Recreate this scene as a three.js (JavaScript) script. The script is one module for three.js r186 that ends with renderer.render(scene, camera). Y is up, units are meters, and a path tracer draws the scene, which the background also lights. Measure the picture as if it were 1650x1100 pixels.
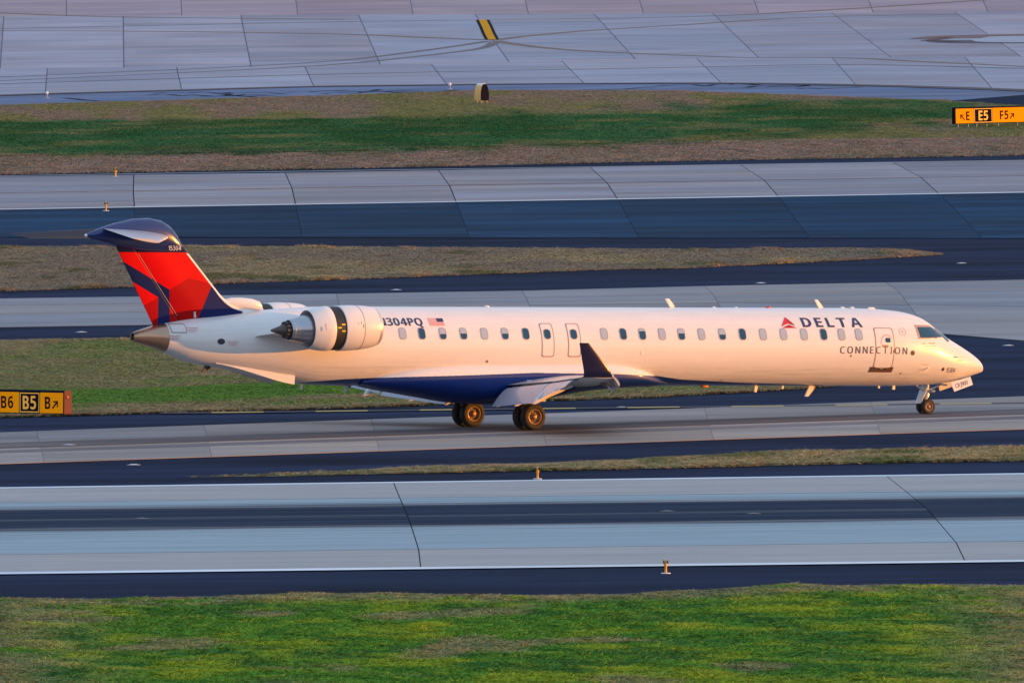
import * as THREE from 'three';
import { FontLoader } from 'three/addons/loaders/FontLoader.js';
import { TessellateModifier } from 'three/addons/modifiers/TessellateModifier.js';
import { mergeGeometries } from 'three/addons/utils/BufferGeometryUtils.js';

// ---------- camera, sky, sun, exposure ----------
const scene = new THREE.Scene();
const camera = new THREE.PerspectiveCamera(1.9097, 1024 / 682, 5, 6000);
camera.position.set(-12.197, 26.06, 702.0);
camera.rotation.order = 'YXZ';
camera.rotation.set(-0.032867, -0.01824, -0.0115);
const renderer = new THREE.WebGLRenderer({ antialias: true });
renderer.setSize(1024, 682);
renderer.toneMapping = THREE.LinearToneMapping;
renderer.toneMappingExposure = 1.5;
renderer.shadowMap.enabled = true;

const SUN_AZ = 0.03, SUN_EL = 0.016;                    // azimuth from +x towards the viewer, elevation (radians)
const sunDir = new THREE.Vector3(Math.cos(SUN_AZ) * Math.cos(SUN_EL), Math.sin(SUN_EL), Math.sin(SUN_AZ) * Math.cos(SUN_EL));
const sun = new THREE.DirectionalLight(new THREE.Color().setRGB(1.0, 0.365, 0.045), 4.7);
sun.position.copy(sunDir).multiplyScalar(400);
sun.castShadow = true;
sun.shadow.mapSize.set(4096, 4096);
Object.assign(sun.shadow.camera, { left: -60, right: 60, top: 60, bottom: -60, near: 1, far: 900 });
scene.add(sun, sun.target);

{ // clear dusk sky: blue above, pale warm band along the horizon, warmer towards the sun
  const W = 512, Hh = 256, data = new Float32Array(W * Hh * 4);
  const mix = (a, b, t) => a + (b - a) * t;
  for (let j = 0; j < Hh; j++) for (let i = 0; i < W; i++) {
    const el = ((j + 0.5) / Hh - 0.5) * Math.PI, az = ((i + 0.5) / W - 0.5) * 2 * Math.PI;
    const e = Math.max(0, el), s = Math.cos(el) * Math.cos(az) * sunDir.x + Math.sin(el) * sunDir.y + Math.cos(el) * Math.sin(az) * sunDir.z;
    const k = 1 - Math.exp(-e * 3.2), near = Math.exp(-(1 - s) * 2.2), low = Math.exp(-e * 5);
    const o = (j * W + i) * 4;
    data[o] = mix(0.43, 0.36, k) + near * low * 0.6;
    data[o + 1] = mix(0.5, 0.48, k) + near * low * 0.27;
    data[o + 2] = mix(0.58, 0.66, k) + near * low * 0.05;
    data[o + 3] = 1;
  }
  const t = new THREE.DataTexture(data, W, Hh, THREE.RGBAFormat, THREE.FloatType);
  t.mapping = THREE.EquirectangularReflectionMapping; t.magFilter = THREE.LinearFilter; t.minFilter = THREE.LinearFilter;
  t.wrapS = THREE.RepeatWrapping; t.needsUpdate = true;
  scene.background = t; scene.environment = t;
}

// ---------- helpers ----------
let seed = 12345;
const rnd = () => { seed = (seed * 1664525 + 1013904223) >>> 0; return seed / 4294967296; };
const hash = (x, y, s) => { let h = (x * 374761393 + y * 668265263 + s * 1274126177) | 0; h = Math.imul(h ^ (h >>> 13), 1274126177); return ((h ^ (h >>> 16)) >>> 0) / 4294967296; };
function noise(x, y, s = 0, px = 0, py = 0) {           // value noise, period px / py when given
  const xi = Math.floor(x), yi = Math.floor(y), fx = x - xi, fy = y - yi;
  const w = (a, p) => p ? ((a % p) + p) % p : a;
  const u = fx * fx * (3 - 2 * fx), v = fy * fy * (3 - 2 * fy);
  const a = hash(w(xi, px), w(yi, py), s), b = hash(w(xi + 1, px), w(yi, py), s), c = hash(w(xi, px), w(yi + 1, py), s), d = hash(w(xi + 1, px), w(yi + 1, py), s);
  return a + (b - a) * u + (c - a) * v + (a - b - c + d) * u * v;
}
const clamp = (x, a = 0, b = 1) => Math.min(b, Math.max(a, x));
const smooth = (a, b, x) => { const t = clamp((x - a) / (b - a)); return t * t * (3 - 2 * t); };
const lerp = (a, b, t) => a + (b - a) * t;
const mix3 = (a, b, t) => [lerp(a[0], b[0], t), lerp(a[1], b[1], t), lerp(a[2], b[2], t)];
const rgb = (c) => new THREE.Color().setRGB(c[0], c[1], c[2]);
const toS = (x) => Math.round(255 * (x <= 0.0031308 ? 12.92 * x : 1.055 * Math.pow(clamp(x), 1 / 2.4) - 0.055));
const std = (c, rough = 0.6, extra = {}) => new THREE.MeshStandardMaterial({ color: Array.isArray(c) ? rgb(c) : c, roughness: rough, ...extra });
const gloss = (c, rough = 0.35, extra = {}) => new THREE.MeshPhysicalMaterial({ color: Array.isArray(c) ? rgb(c) : c, roughness: rough, clearcoat: 0.35, clearcoatRoughness: 0.1, ...extra });
function dataTex(w, h, fn, repeat = true) {             // fn(u, v) -> linear colour
  const d = new Uint8Array(w * h * 4);
  for (let j = 0; j < h; j++) for (let i = 0; i < w; i++) {
    const c = fn((i + 0.5) / w, (j + 0.5) / h), o = (j * w + i) * 4;
    d[o] = toS(c[0]); d[o + 1] = toS(c[1]); d[o + 2] = toS(c[2]); d[o + 3] = 255;
  }
  const t = new THREE.DataTexture(d, w, h, THREE.RGBAFormat);
  t.colorSpace = THREE.SRGBColorSpace; t.magFilter = THREE.LinearFilter; t.minFilter = THREE.LinearMipmapLinearFilter; t.generateMipmaps = true; t.anisotropy = 8;
  t.wrapS = t.wrapT = repeat ? THREE.RepeatWrapping : THREE.ClampToEdgeWrapping; t.needsUpdate = true;
  return t;
}
const taken = {};
const numbered = (n) => { const k = taken[n] = (taken[n] ?? -1) + 1; return k ? `${n}_${String(k).padStart(3, '0')}` : n; };
function thing(name, label, category, pos = [0, 0, 0], turn = 0, group) {
  const o = new THREE.Group(); o.name = numbered(name); o.position.set(...pos); o.rotation.y = turn;
  o.userData = { label, category }; if (group) o.userData.group = group;
  scene.add(o); return o;
}
function part(name, geo, mat, parent, label) {
  const m = new THREE.Mesh(geo, mat); m.name = name; m.castShadow = m.receiveShadow = true;
  if (label) m.userData.label = label;
  parent.add(m); return m;
}
function structure(name, label, category) {
  const o = new THREE.Group(); o.name = numbered(name); o.userData = { kind: 'structure', label, category }; scene.add(o); return o;
}
function geo(pos, idx, uv) {
  const g = new THREE.BufferGeometry();
  g.setAttribute('position', new THREE.Float32BufferAttribute(pos, 3));
  if (uv) g.setAttribute('uv', new THREE.Float32BufferAttribute(uv, 2));
  g.setIndex(idx); g.computeVertexNormals(); return g;
}
// ring-by-ring surface; rings: arrays of [x,y,z], all of one length
function loft(rings, { closed = true, capA = false, capB = false, uv } = {}) {
  const n = rings[0].length, pos = [], idx = [], uvs = [], m = closed ? n + 1 : n;
  rings.forEach((r, i) => { for (let j = 0; j < m; j++) { const p = r[j % n]; pos.push(...p); uvs.push(...(uv ? uv(p, i / (rings.length - 1), j / n) : [i / (rings.length - 1), j / n])); } });
  for (let i = 0; i < rings.length - 1; i++) for (let j = 0; j < m - 1; j++) {
    const a = i * m + j, b = a + 1, c = a + m, d = c + 1; idx.push(a, c, b, b, c, d);
  }
  for (const [on, k] of [[capA, 0], [capB, rings.length - 1]]) if (on) {
    const r = rings[k], c = r.reduce((s, p) => [s[0] + p[0] / n, s[1] + p[1] / n, s[2] + p[2] / n], [0, 0, 0]);
    const b = pos.length / 3; pos.push(...c); uvs.push(...(uv ? uv(c, k ? 1 : 0, 0) : [0, 0]));
    r.forEach((p, j) => { pos.push(...p); uvs.push(...(uv ? uv(p, k ? 1 : 0, j / n) : [0, 0])); });
    for (let j = 0; j < n; j++) idx.push(b, b + 1 + (k ? j : (j + 1) % n), b + 1 + (k ? (j + 1) % n : j));
  }
  return geo(pos, idx, uvs);
}
function box(w, h, d, x = 0, y = 0, z = 0) { const g = new THREE.BoxGeometry(w, h, d); g.translate(x, y, z); return g; }
function tube(a, b, r0, r1 = r0, seg = 12) {            // tapered rod between two points
  const A = new THREE.Vector3(...a), B = new THREE.Vector3(...b), L = A.distanceTo(B);
  const g = new THREE.CylinderGeometry(r1, r0, L, seg); g.translate(0, L / 2, 0);
  g.applyQuaternion(new THREE.Quaternion().setFromUnitVectors(new THREE.Vector3(0, 1, 0), B.clone().sub(A).normalize()));
  g.translate(...a); return g;
}
// solid of revolution about the x axis; profile: [x, r] pairs
function turned(profile, seg = 48) {
  const g = new THREE.LatheGeometry(profile.map(([x, r]) => new THREE.Vector2(r, x)), seg);
  g.rotateZ(-Math.PI / 2); return g;
}
const font = await new FontLoader().loadAsync('fonts/droid/droid_sans_regular.typeface.json');
const fontBold = await new FontLoader().loadAsync('fonts/droid/droid_sans_bold.typeface.json');
// lettering as flat shapes fitted to a box (0..w, 0..h); tracking in font heights
function lettering(text, f, w, h, tracking = 0.1) {
  let x = 0; const gs = [];
  for (const ch of text) {
    if (ch === ' ') { x += 0.4; continue; }
    const g = new THREE.ShapeGeometry(f.generateShapes(ch, 1), 6); g.computeBoundingBox();
    const bb = g.boundingBox; g.translate(x - bb.min.x, 0, 0); x += bb.max.x - bb.min.x + tracking;
    gs.push(g);
  }
  const total = mergeGeometries(gs); total.computeBoundingBox(); const bb = total.boundingBox;
  const top = f === font || f === fontBold ? (() => { const c = new THREE.ShapeGeometry(f.generateShapes('E', 1)); c.computeBoundingBox(); return c.boundingBox.max.y; })() : bb.max.y;
  return gs.map((g) => { g.scale(w / bb.max.x, h / top, 1); return new TessellateModifier(0.22, 5).modify(g); });
}

// ---------- colours of the place (linear) ----------
const WHITE = [0.7, 0.685, 0.67], NAVY = [0.006, 0.011, 0.055], BLUE = [0.002, 0.025, 0.165], FIN_BLUE = [0.008, 0.018, 0.1];
const RED_A = [0.7, 0.002, 0.003], RED_B = [0.4, 0.002, 0.004];
const ASPHALT = [0.012, 0.021, 0.045], RUBBER = [0.011, 0.026, 0.056];
const CONCRETE_NEAR = [0.395, 0.375, 0.365], CONCRETE_BLUE = [0.315, 0.38, 0.415], CONCRETE_TAXI = [0.31, 0.26, 0.24], CONCRETE_TAXI2 = [0.38, 0.3, 0.25], TRACK = [0.18, 0.15, 0.145], CONCRETE_MID = [0.31, 0.28, 0.275], CONCRETE_FAR = [0.32, 0.275, 0.28], DARK_FAR = [0.018, 0.042, 0.08];
const APRON_PINK = [0.42, 0.3, 0.315], APRON_GREY = [0.37, 0.315, 0.345], APRON_BLUE = [0.335, 0.33, 0.395], SHOULDER_BLUE = [0.17, 0.19, 0.27];
const G_GREEN = [0.09, 0.235, 0.026], G_YELLOW = [0.28, 0.35, 0.024], G_DARK = [0.04, 0.15, 0.03], G_DRY = [0.31, 0.24, 0.13], G_DRY2 = [0.38, 0.285, 0.14], G_OLIVE = [0.23, 0.22, 0.088], G_BROWN = [0.28, 0.21, 0.145], G_DEEP = [0.022, 0.135, 0.045];
const rimMat = std([0.33, 0.2, 0.11], 0.4, { metalness: 0.5 });

// ---------- surveyed ground outlines, [x, z] in metres ----------
const RUNWAY_JOINTS = [[[-19.91,46.6],[-19.87,57.5],[-19.78,71.8],[-19.76,82.0],[-19.76,96.1],[-19.85,107.9]],[[-4.08,45.9],[-4.04,57.8],[-3.98,71.4],[-3.97,81.9],[-3.98,95.7],[-4.09,108.0]],[[11.77,45.3],[11.93,58.1],[12.06,71.0],[12.03,81.9],[11.98,95.3],[11.74,108.0]],[[27.67,44.6],[27.84,58.3],[27.95,70.6],[27.92,81.8],[27.86,94.9],[27.61,108.1]]];
const RUNWAY_NEAR_STRIPE = [[-20.79,108.5],[17.92,108.6]];
const RUNWAY_FAR_STRIPE = [[-21.66,46.4],[21.19,44.7]];
const BAND_TOP = [[-21.42,63.5],[20.32,61.8]];
const BAND_BOTTOM = [[-21.19,80.0],[19.41,79.6]];
const TAXI_JOINTS = [[[-21.47,0.6],[-21.18,14.7],[-20.9,28.4]],[[-15.75,-2.9],[-15.56,11.6],[-15.38,25.3]],[[-9.98,-6.5],[-9.9,8.4],[-9.82,22.2]],[[-4.15,-10.1],[-4.18,5.2],[-4.21,19.0]],[[1.73,-13.6],[1.58,2.0],[1.44,15.8]],[[7.66,-17.2],[7.39,-1.3],[7.15,12.5]],[[13.65,-21.1],[13.25,-4.6],[12.9,9.3]],[[19.71,-25.1],[19.15,-7.9],[18.71,6.0]],[[25.83,-29.1],[25.11,-11.2],[24.56,2.7]]];
const TAXI_CENTRE = [[-22.09,15.2],[24.02,-10.6]];
const TAXI_DASH = [[-0.51,-18.1],[23.3,-17.9]];
const MID_JOINTS = [[[-27.57,-151.1],[-27.45,-142.4],[-27.29,-131.5],[-27.07,-115.9]],[[-19.69,-153.1],[-19.6,-143.3],[-19.5,-132.6],[-19.34,-115.4]],[[-11.8,-153.7],[-11.76,-144.1],[-11.72,-133.6],[-11.65,-116.2]],[[-3.93,-154.2],[-3.94,-145.0],[-3.95,-134.7],[-3.97,-114.3]],[[3.89,-155.3],[3.87,-145.9],[3.81,-135.8],[3.66,-110.6]],[[11.63,-158.7],[11.66,-146.9],[11.54,-135.6],[11.2,-105.3]],[[19.32,-160.7],[19.42,-148.9],[19.15,-129.8],[18.6,-95.2]],[[26.97,-162.7],[27.06,-150.9],[26.69,-124.1],[25.6,-72.3]],[[34.58,-164.7],[34.66,-152.8],[34.15,-118.5],[32.25,-45.8]]];
const FAR_JOINTS = [[[-20.22,-360.9],[-20.29,-326.8],[-20.25,-294.1],[-20.1,-246.8]],[[-12.36,-361.1],[-12.39,-328.3],[-12.34,-295.6],[-12.32,-243.1]],[[-4.49,-361.4],[-4.39,-329.8],[-4.46,-297.0],[-4.62,-239.4]],[[3.49,-363.1],[3.58,-331.3],[3.41,-298.4],[3.03,-235.7]],[[11.46,-365.7],[11.58,-332.8],[11.35,-299.8],[10.71,-232.0]],[[19.35,-367.7],[19.58,-334.4],[19.28,-301.2],[18.39,-228.3]],[[27.37,-368.5],[27.6,-335.9],[27.23,-302.7],[26.12,-224.6]],[[35.34,-369.4],[35.54,-337.4],[35.13,-304.1],[33.84,-220.9]],[[43.31,-370.2],[43.49,-338.9],[43.04,-305.5],[41.56,-217.2]]];
const FAR_STRIPE = [[-26.4,-294.2],[39.14,-305.7]];
const FAR_TOP_STRIPE = [[-27.33,-360.7],[42.44,-370.1]];
const APRON_FAR = [[[-28.06,-1090.8],[-26.3,-860.2]],[[-18.16,-1086.9],[-17.43,-856.2]],[[-8.31,-1083.0],[-8.63,-852.2]],[[1.5,-1079.2],[0.13,-848.3]],[[11.27,-1075.4],[8.82,-844.4]],[[21.0,-1071.6],[17.47,-840.5]],[[30.68,-1067.8],[26.05,-836.6]],[[40.33,-1064.0],[34.59,-832.7]],[[49.93,-1060.3],[43.07,-828.9]],[[59.5,-1056.5],[51.5,-825.1]],[[69.02,-1052.8],[59.88,-821.3]]];
const APRON_MID = [[[-31.21,-862.4],[-29.12,-654.0]],[[-22.19,-858.4],[-21.17,-652.1]],[[-13.09,-854.3],[-12.98,-650.2]],[[-4.18,-850.2],[-4.58,-648.2]],[[4.71,-846.2],[3.96,-648.4]],[[13.45,-842.3],[12.55,-653.6]],[[22.34,-838.3],[21.04,-658.7]],[[31.17,-834.3],[29.24,-658.5]],[[39.97,-830.3],[37.9,-654.7]],[[49.06,-826.2],[46.41,-651.0]],[[58.08,-822.1],[55.01,-647.3]]];
const APRON_NEAR = [[[-26.4,-653.4],[-26.29,-558.4]],[[-18.03,-651.4],[-17.83,-568.3]],[[-9.49,-649.4],[-9.34,-574.7]],[[-1.06,-647.4],[-1.03,-581.0]],[[7.34,-650.4],[7.32,-581.4]],[[16.06,-655.7],[15.91,-580.2]],[[25.13,-660.3],[24.4,-576.3]],[[34.04,-656.4],[32.44,-565.6]],[[42.72,-652.6],[40.21,-548.7]],[[51.32,-648.9],[47.86,-526.0]]];
const LAWN_NEAR = [[-18.99,124.7],[-11.47,126.8],[-9.19,125.4],[-7.79,124.3],[-5.34,124.9],[-1.8,127.5],[1.26,127.1],[3.95,124.8],[6.13,122.2],[7.47,124.2],[10.1,124.1],[15.51,124.8],[12.08,195.7],[-18.28,188.3]];
const LAWN_STREAK = [[-10.51,39.0],[-8.28,37.2],[-5.44,35.5],[-2.58,33.2],[0.79,32.2],[5.67,28.5],[8.83,25.2],[11.94,24.6],[15.68,23.6],[20.27,22.3],[19.71,34.0],[13.62,34.2],[9.54,35.0],[6.47,36.1],[3.42,36.7],[-2.65,37.9],[-5.48,38.6],[-7.9,39.3]];
const LAWN_MID = [[-21.49,-97.8],[-17.61,-97.8],[-12.45,-98.9],[-3.11,-93.9],[6.26,-81.7],[12.62,-58.4],[15.24,-42.1],[11.62,-35.0],[9.21,-32.0],[5.86,-28.1],[0.49,-24.9],[-5.06,-21.3],[-17.09,-16.3],[-20.56,-15.0]];
const LAWN_TIP = [[-22.99,-231.6],[-2.99,-223.0],[12.16,-212.5],[19.88,-211.2],[22.48,-205.2],[23.27,-200.0],[18.89,-193.3],[11.4,-184.2],[7.34,-183.1],[-3.49,-174.0],[-18.02,-163.0],[-22.2,-161.2]];
const LAWN_FAR = [[-26.33,-529.8],[-20.39,-535.3],[0.4,-552.3],[9.43,-562.0],[21.34,-553.2],[27.24,-538.7],[35.75,-515.9],[39.95,-499.6],[44.56,-481.7],[39.8,-383.1],[34.73,-380.0],[16.59,-376.7],[-1.48,-369.4],[-19.31,-364.9],[-24.46,-363.4]];
const GREEN_FAR = [[-25.81,-483.9],[-20.07,-484.1],[-0.29,-484.8],[13.04,-490.8],[19.92,-500.5],[30.31,-519.0],[35.75,-515.9],[37.55,-469.1],[32.76,-455.5],[25.4,-445.3],[17.72,-418.9],[-1.11,-405.3],[-19.55,-403.3],[-24.89,-401.7]];
const WEDGE = [[35.75,-515.9],[47.89,-550.8],[44.56,-481.7],[39.95,-499.6]];
const LINE_A = [[-29.37,-800.9],[-22.1,-803.9],[3.11,-815.8],[13.84,-816.5],[28.53,-819.9],[40.05,-842.4],[54.22,-881.8]];
const LINE_B = [[-29.41,-804.9],[-22.05,-796.0],[-8.48,-781.7],[2.58,-764.1],[8.96,-744.9],[12.72,-733.9]];
const LINE_C = [[13.06,-733.6],[15.6,-747.9],[20.43,-767.2],[27.61,-785.6],[39.03,-812.5],[53.86,-818.5],[60.81,-819.1]];
const LINE_D = [[13.02,-731.2],[14.15,-717.3],[16.73,-696.9],[20.59,-680.8],[24.47,-669.3],[29.51,-657.3],[34.35,-654.3],[39.21,-638.2],[45.1,-617.7],[50.26,-600.1]];
const LINE_E = [[12.57,-730.3],[10.7,-717.2],[6.94,-694.0],[1.57,-666.1],[-4.74,-649.5],[-9.55,-640.8],[-20.95,-622.9],[-27.26,-612.6]];
const LINE_F = [[12.83,-725.3],[12.07,-709.3],[10.95,-698.4],[7.13,-678.1],[1.44,-653.2],[-4.81,-637.9],[-9.58,-629.4],[-20.87,-610.8],[-27.12,-600.7]];
const LINE_G = [[-27.06,-594.8],[-20.81,-600.9],[1.1,-619.8],[23.36,-628.0],[32.88,-631.5],[44.84,-611.7],[50.36,-602.1]];
const LINE_H = [[-30.33,-887.0],[-22.54,-872.8],[-17.25,-857.6],[-10.65,-844.6],[3.22,-826.6]];
const BAR = [[13.59,-816.7],[13.34,-787.5],[13.04,-757.1],[12.87,-735.0]];
const ISLAND = [[44.03,-714.4],[45.07,-720.9],[46.74,-724.7],[56.31,-725.6],[54.96,-697.7],[45.87,-703.7],[44.3,-707.1]];
const EDGE_A = [0.58, 43.8];
const EDGE_B = [2.89, 113.5];
const EDGE_C = [-13.72, -289.8];
const EDGE_D = [-13.31, -357.4];
const SIGN_B5_R = [-14.74, -17.3];
const SIGN_E5_L = [33.66, -444.8];
const SIGN_M = [8.7, -524.2];
const INSET = [[-12.42,27.8],[-14.48,-108.7],[-1.35,-159.0],[14.11,-162.4],[23.63,-187.5],[21.03,-79.5],[6.64,73.5],[4.8,-19.2],[4.04,70.9],[-12.17,71.6],[-14.61,10.5]];
const FARLIGHT = [[-17.67,-557.2],[7.31,-568.9]];
// ---------- the setting: ground, asphalt, runway, taxiways, apron ----------
// flat sheet from an outline in metres, uv in metres
function sheetGeo(outline, y) {
  const g = new THREE.ShapeGeometry(new THREE.Shape(outline.map(([x, z]) => new THREE.Vector2(x, -z))));
  g.rotateX(-Math.PI / 2); g.translate(0, y, 0);
  const p = g.attributes.position, uv = g.attributes.uv;
  for (let i = 0; i < p.count; i++) uv.setXY(i, p.getX(i), p.getZ(i));
  return g;
}
function withRepeat(t, mx, mz) { t.repeat.set(1 / mx, 1 / mz); return t; }
// surface with grain, blotches and wear streaks drawn out along the traffic direction (x)
function pavingTex(base, { mx = 48, mz = 48, streak = 0.18, blotch = 0.12, grain = 0.08, s = 1, tint = [0.9, 0.98, 1.08], tintAmt = 1 } = {}) {
  return withRepeat(dataTex(512, 1024, (u, v) => {
    const st = noise(u * 3, v * mz * 0.25, s, 3, Math.round(mz * 0.25)) * 0.5 + noise(u * 4, v * mz * 0.75, s + 1, 4, Math.round(mz * 0.75)) * 0.5 - 0.5;
    const bl = noise(u * 8, v * 10, s + 2, 8, 10) - 0.5 + 0.5 * (noise(u * 21, v * 25, s + 5, 21, 25) - 0.5);
    const gr = hash(Math.floor(u * 512), Math.floor(v * 1024), s) - 0.5;
    const k = 1 + st * streak * 2 + bl * blotch * 2 + gr * grain;
    const tt = tintAmt * smooth(0.3, 0.7, noise(u * 2, v * mz * 0.12, s + 21, 2, Math.max(1, Math.round(mz * 0.12))) * 0.7 + noise(u * 4, v * mz * 0.5, s + 22, 4, Math.round(mz * 0.5)) * 0.3);
    return base.map((c, i) => c * k * lerp(1, tint[i], tt));
  }), mx, mz);
}
const matte = { roughness: 0.95, specularIntensity: 0.05 };                        // worn ground has hardly any sheen
const paving = (base, o = {}) => new THREE.MeshPhysicalMaterial({ map: pavingTex(base, o), ...matte });

{
  const g = new THREE.PlaneGeometry(5000, 5000); g.rotateX(-Math.PI / 2); g.translate(0, -0.06, -1400);
  const uv = g.attributes.uv, p = g.attributes.position;
  for (let i = 0; i < 4; i++) uv.setXY(i, p.getX(i), p.getZ(i));
  const m = part('ground', g, paving([0.11, 0.1, 0.06], { blotch: 0.3, s: 40 }), scene);
  m.userData = { kind: 'structure', label: 'flat earth and dry grass under the whole airfield', category: 'ground' };
}
const asphaltMat = paving(ASPHALT, { streak: 0.55, blotch: 0.2, grain: 0.25, s: 3, tint: [1.35, 1.2, 1.25] });
{
  const o = structure('asphalt_shoulder', 'dark blue-grey asphalt shoulders around runways and taxiways', 'asphalt');
  part('asphalt_sheet', sheetGeo([[-90, 129], [90, 129], [90, -575], [-90, -575]], -0.03), asphaltMat, o);
}
// a concrete slab: top face and four sides, with the joint left open round it
function slabGeo([a, b, c, d], gx, gz, top = 0, depth = 0.02) {
  // a: left far, b: right far, c: right near, d: left near
  const P = [[a[0] + gx, a[1] + gz], [b[0] - gx, b[1] + gz], [c[0] - gx, c[1] - gz], [d[0] + gx, d[1] - gz]];
  const pos = [], uv = [], idx = [];
  for (const y of [top, top - depth]) for (const [x, z] of P) { pos.push(x, y, z); uv.push(x, z); }
  const out = [];
  const quad = (p, q, r, s) => { for (const i of [p, q, r, p, r, s]) out.push(i); };
  quad(3, 2, 1, 0);
  for (let i = 0; i < 4; i++) { const j = (i + 1) % 4; quad(i, j, j + 4, i + 4); }
  const g = new THREE.BufferGeometry();
  g.setAttribute('position', new THREE.Float32BufferAttribute(pos, 3)); g.setAttribute('uv', new THREE.Float32BufferAttribute(uv, 2)); g.setIndex(out);
  const ng = g.toNonIndexed(); ng.computeVertexNormals(); return ng;
}
// grid[joint][row] = [x, z]; mats(row, column) -> material
function slabs(parent, grid, mats, gx, gz, filler = jointMat) {
  const fill = [];
  for (let c = 0; c < grid.length - 1; c++) for (let r = 0; r < grid[0].length - 1; r++) {
    const q = [grid[c][r], grid[c + 1][r], grid[c + 1][r + 1], grid[c][r + 1]];
    const zz = Array.isArray(gz) ? gz[r] : gz, xx = Array.isArray(gx) ? gx[r] : gx;
    part('slab', slabGeo(q, xx, zz), mats(r, c), parent);
  }
  const last = grid.length - 1, n = grid[0].length - 1;
  const outline = [...grid.map((j) => j[0]), ...grid.map((j) => j[n]).reverse()];
  part('joint_filler', sheetGeo(outline, -0.015), filler, parent);
}
const jointMat = new THREE.MeshPhysicalMaterial({ color: rgb([0.014, 0.016, 0.024]), ...matte }), paleJoint = new THREE.MeshPhysicalMaterial({ color: rgb([0.17, 0.16, 0.18]), ...matte });
const variants = (base, o, n = 3) => Array.from({ length: n }, (_, i) => paving(base.map((c) => c * (0.95 + 0.05 * i)), { ...o, s: (o.s ?? 1) + i * 7 }));
const stripeMat = paving([0.74, 0.74, 0.76], { streak: 0.1, s: 60 });
function ribbon(pts, w, y = 0.006) {                    // painted line of real width along a ground polyline
  const pos = [], idx = [], uv = [];
  pts.forEach(([x, z], i) => {
    const a = pts[Math.max(0, i - 1)], b = pts[Math.min(pts.length - 1, i + 1)], dx = b[0] - a[0], dz = b[1] - a[1], l = Math.hypot(dx, dz);
    const nx = -dz / l * w / 2, nz = dx / l * w / 2;
    pos.push(x - nx, y, z - nz, x + nx, y, z + nz); uv.push(x - nx, z - nz, x + nx, z + nz);
    if (i) { const k = i * 2; idx.push(k - 2, k, k - 1, k - 1, k, k + 1); }
  });
  const g = geo(pos, idx, uv); return g;
}
function curve(pts, n = 40) {
  const c = new THREE.CatmullRomCurve3(pts.map(([x, z]) => new THREE.Vector3(x, 0, z)));
  return c.getPoints(n).map((p) => [p.x, p.z]);
}
const extend = ([a, b], k = 1) => { const dx = b[0] - a[0], dz = b[1] - a[1]; return [[a[0] - dx * k, a[1] - dz * k], [b[0] + dx * k, b[1] + dz * k]]; };

{ // near runway: pale concrete with a band of tyre rubber along the middle
  const o = structure('runway', 'pale concrete runway with a dark rubber band along its middle, in front of the aircraft', 'runway');
  const z0 = 42, z1 = 112, c0 = CONCRETE_NEAR, rub = RUBBER;
  const bandTop = (BAND_TOP[0][1] + BAND_TOP[1][1]) / 2, bandBot = (BAND_BOTTOM[0][1] + BAND_BOTTOM[1][1]) / 2;
  const mk = (s) => {
    const t = dataTex(512, 1024, (u, v) => {
      const z = lerp(z0, z1, v), x = u * 64;
      const n1 = noise(u * 4, z * 0.8, s, 4), n2 = noise(u * 9, z * 2.2, s + 1, 9), n3 = noise(u * 30, z * 1.1, s + 2, 30), n4 = noise(u * 3, z * 3.4, s + 9, 3);
      const gr = hash(Math.floor(u * 512), Math.floor(v * 1024), s) - 0.5;
      let c = (z > bandBot && z < 95.7 || z < bandTop && z > 57.7 ? CONCRETE_BLUE : c0).map((q) => q * (1 + (n1 - 0.5) * 0.09 + (n2 - 0.5) * 0.07 + (n3 - 0.5) * 0.1 + gr * 0.08));
      const zr = z + (n2 - 0.5) * 2.2 + (n4 - 0.5) * 1.6;           // rubber streaks: ragged along z, long along x
      let k = smooth(bandTop - 2.4, bandTop + 2.4, zr) * (1 - smooth(bandBot - 2.6, bandBot + 1.6, zr));
      k *= 0.93 + 0.07 * n4;
      k *= 1 - 0.14 * smooth(70.3, 71.0, z) * (1 - smooth(71.8, 72.6, z)) * smooth(0.25, 0.6, n1);
      c = mix3(c, rub.map((q) => q * (0.75 + 0.5 * n2)), clamp(k));
      const st = smooth(0.66, 0.9, n4) * 0.25 * smooth(bandTop - 11, bandTop - 2, z) * (1 - smooth(bandBot + 1, bandBot + 12, z));
      return mix3(c, rub, st);
    });
    t.repeat.set(1 / 64, 1 / (z1 - z0)); t.offset.set(0, -z0 / (z1 - z0)); return t;
  };
  const ms = [1, 5, 9].map((s) => new THREE.MeshPhysicalMaterial({ map: mk(s), ...matte }));
  slabs(o, RUNWAY_JOINTS, (r, c) => ms[(c + r) % 3], 0.018, [0.14, 0.16, 0.02, 0.15, 0.2]);
  part('edge_stripe', ribbon(extend(RUNWAY_NEAR_STRIPE), 1.35), stripeMat, o);
  part('edge_stripe', ribbon(extend(RUNWAY_FAR_STRIPE), 0.95), stripeMat, o);
}
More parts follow.
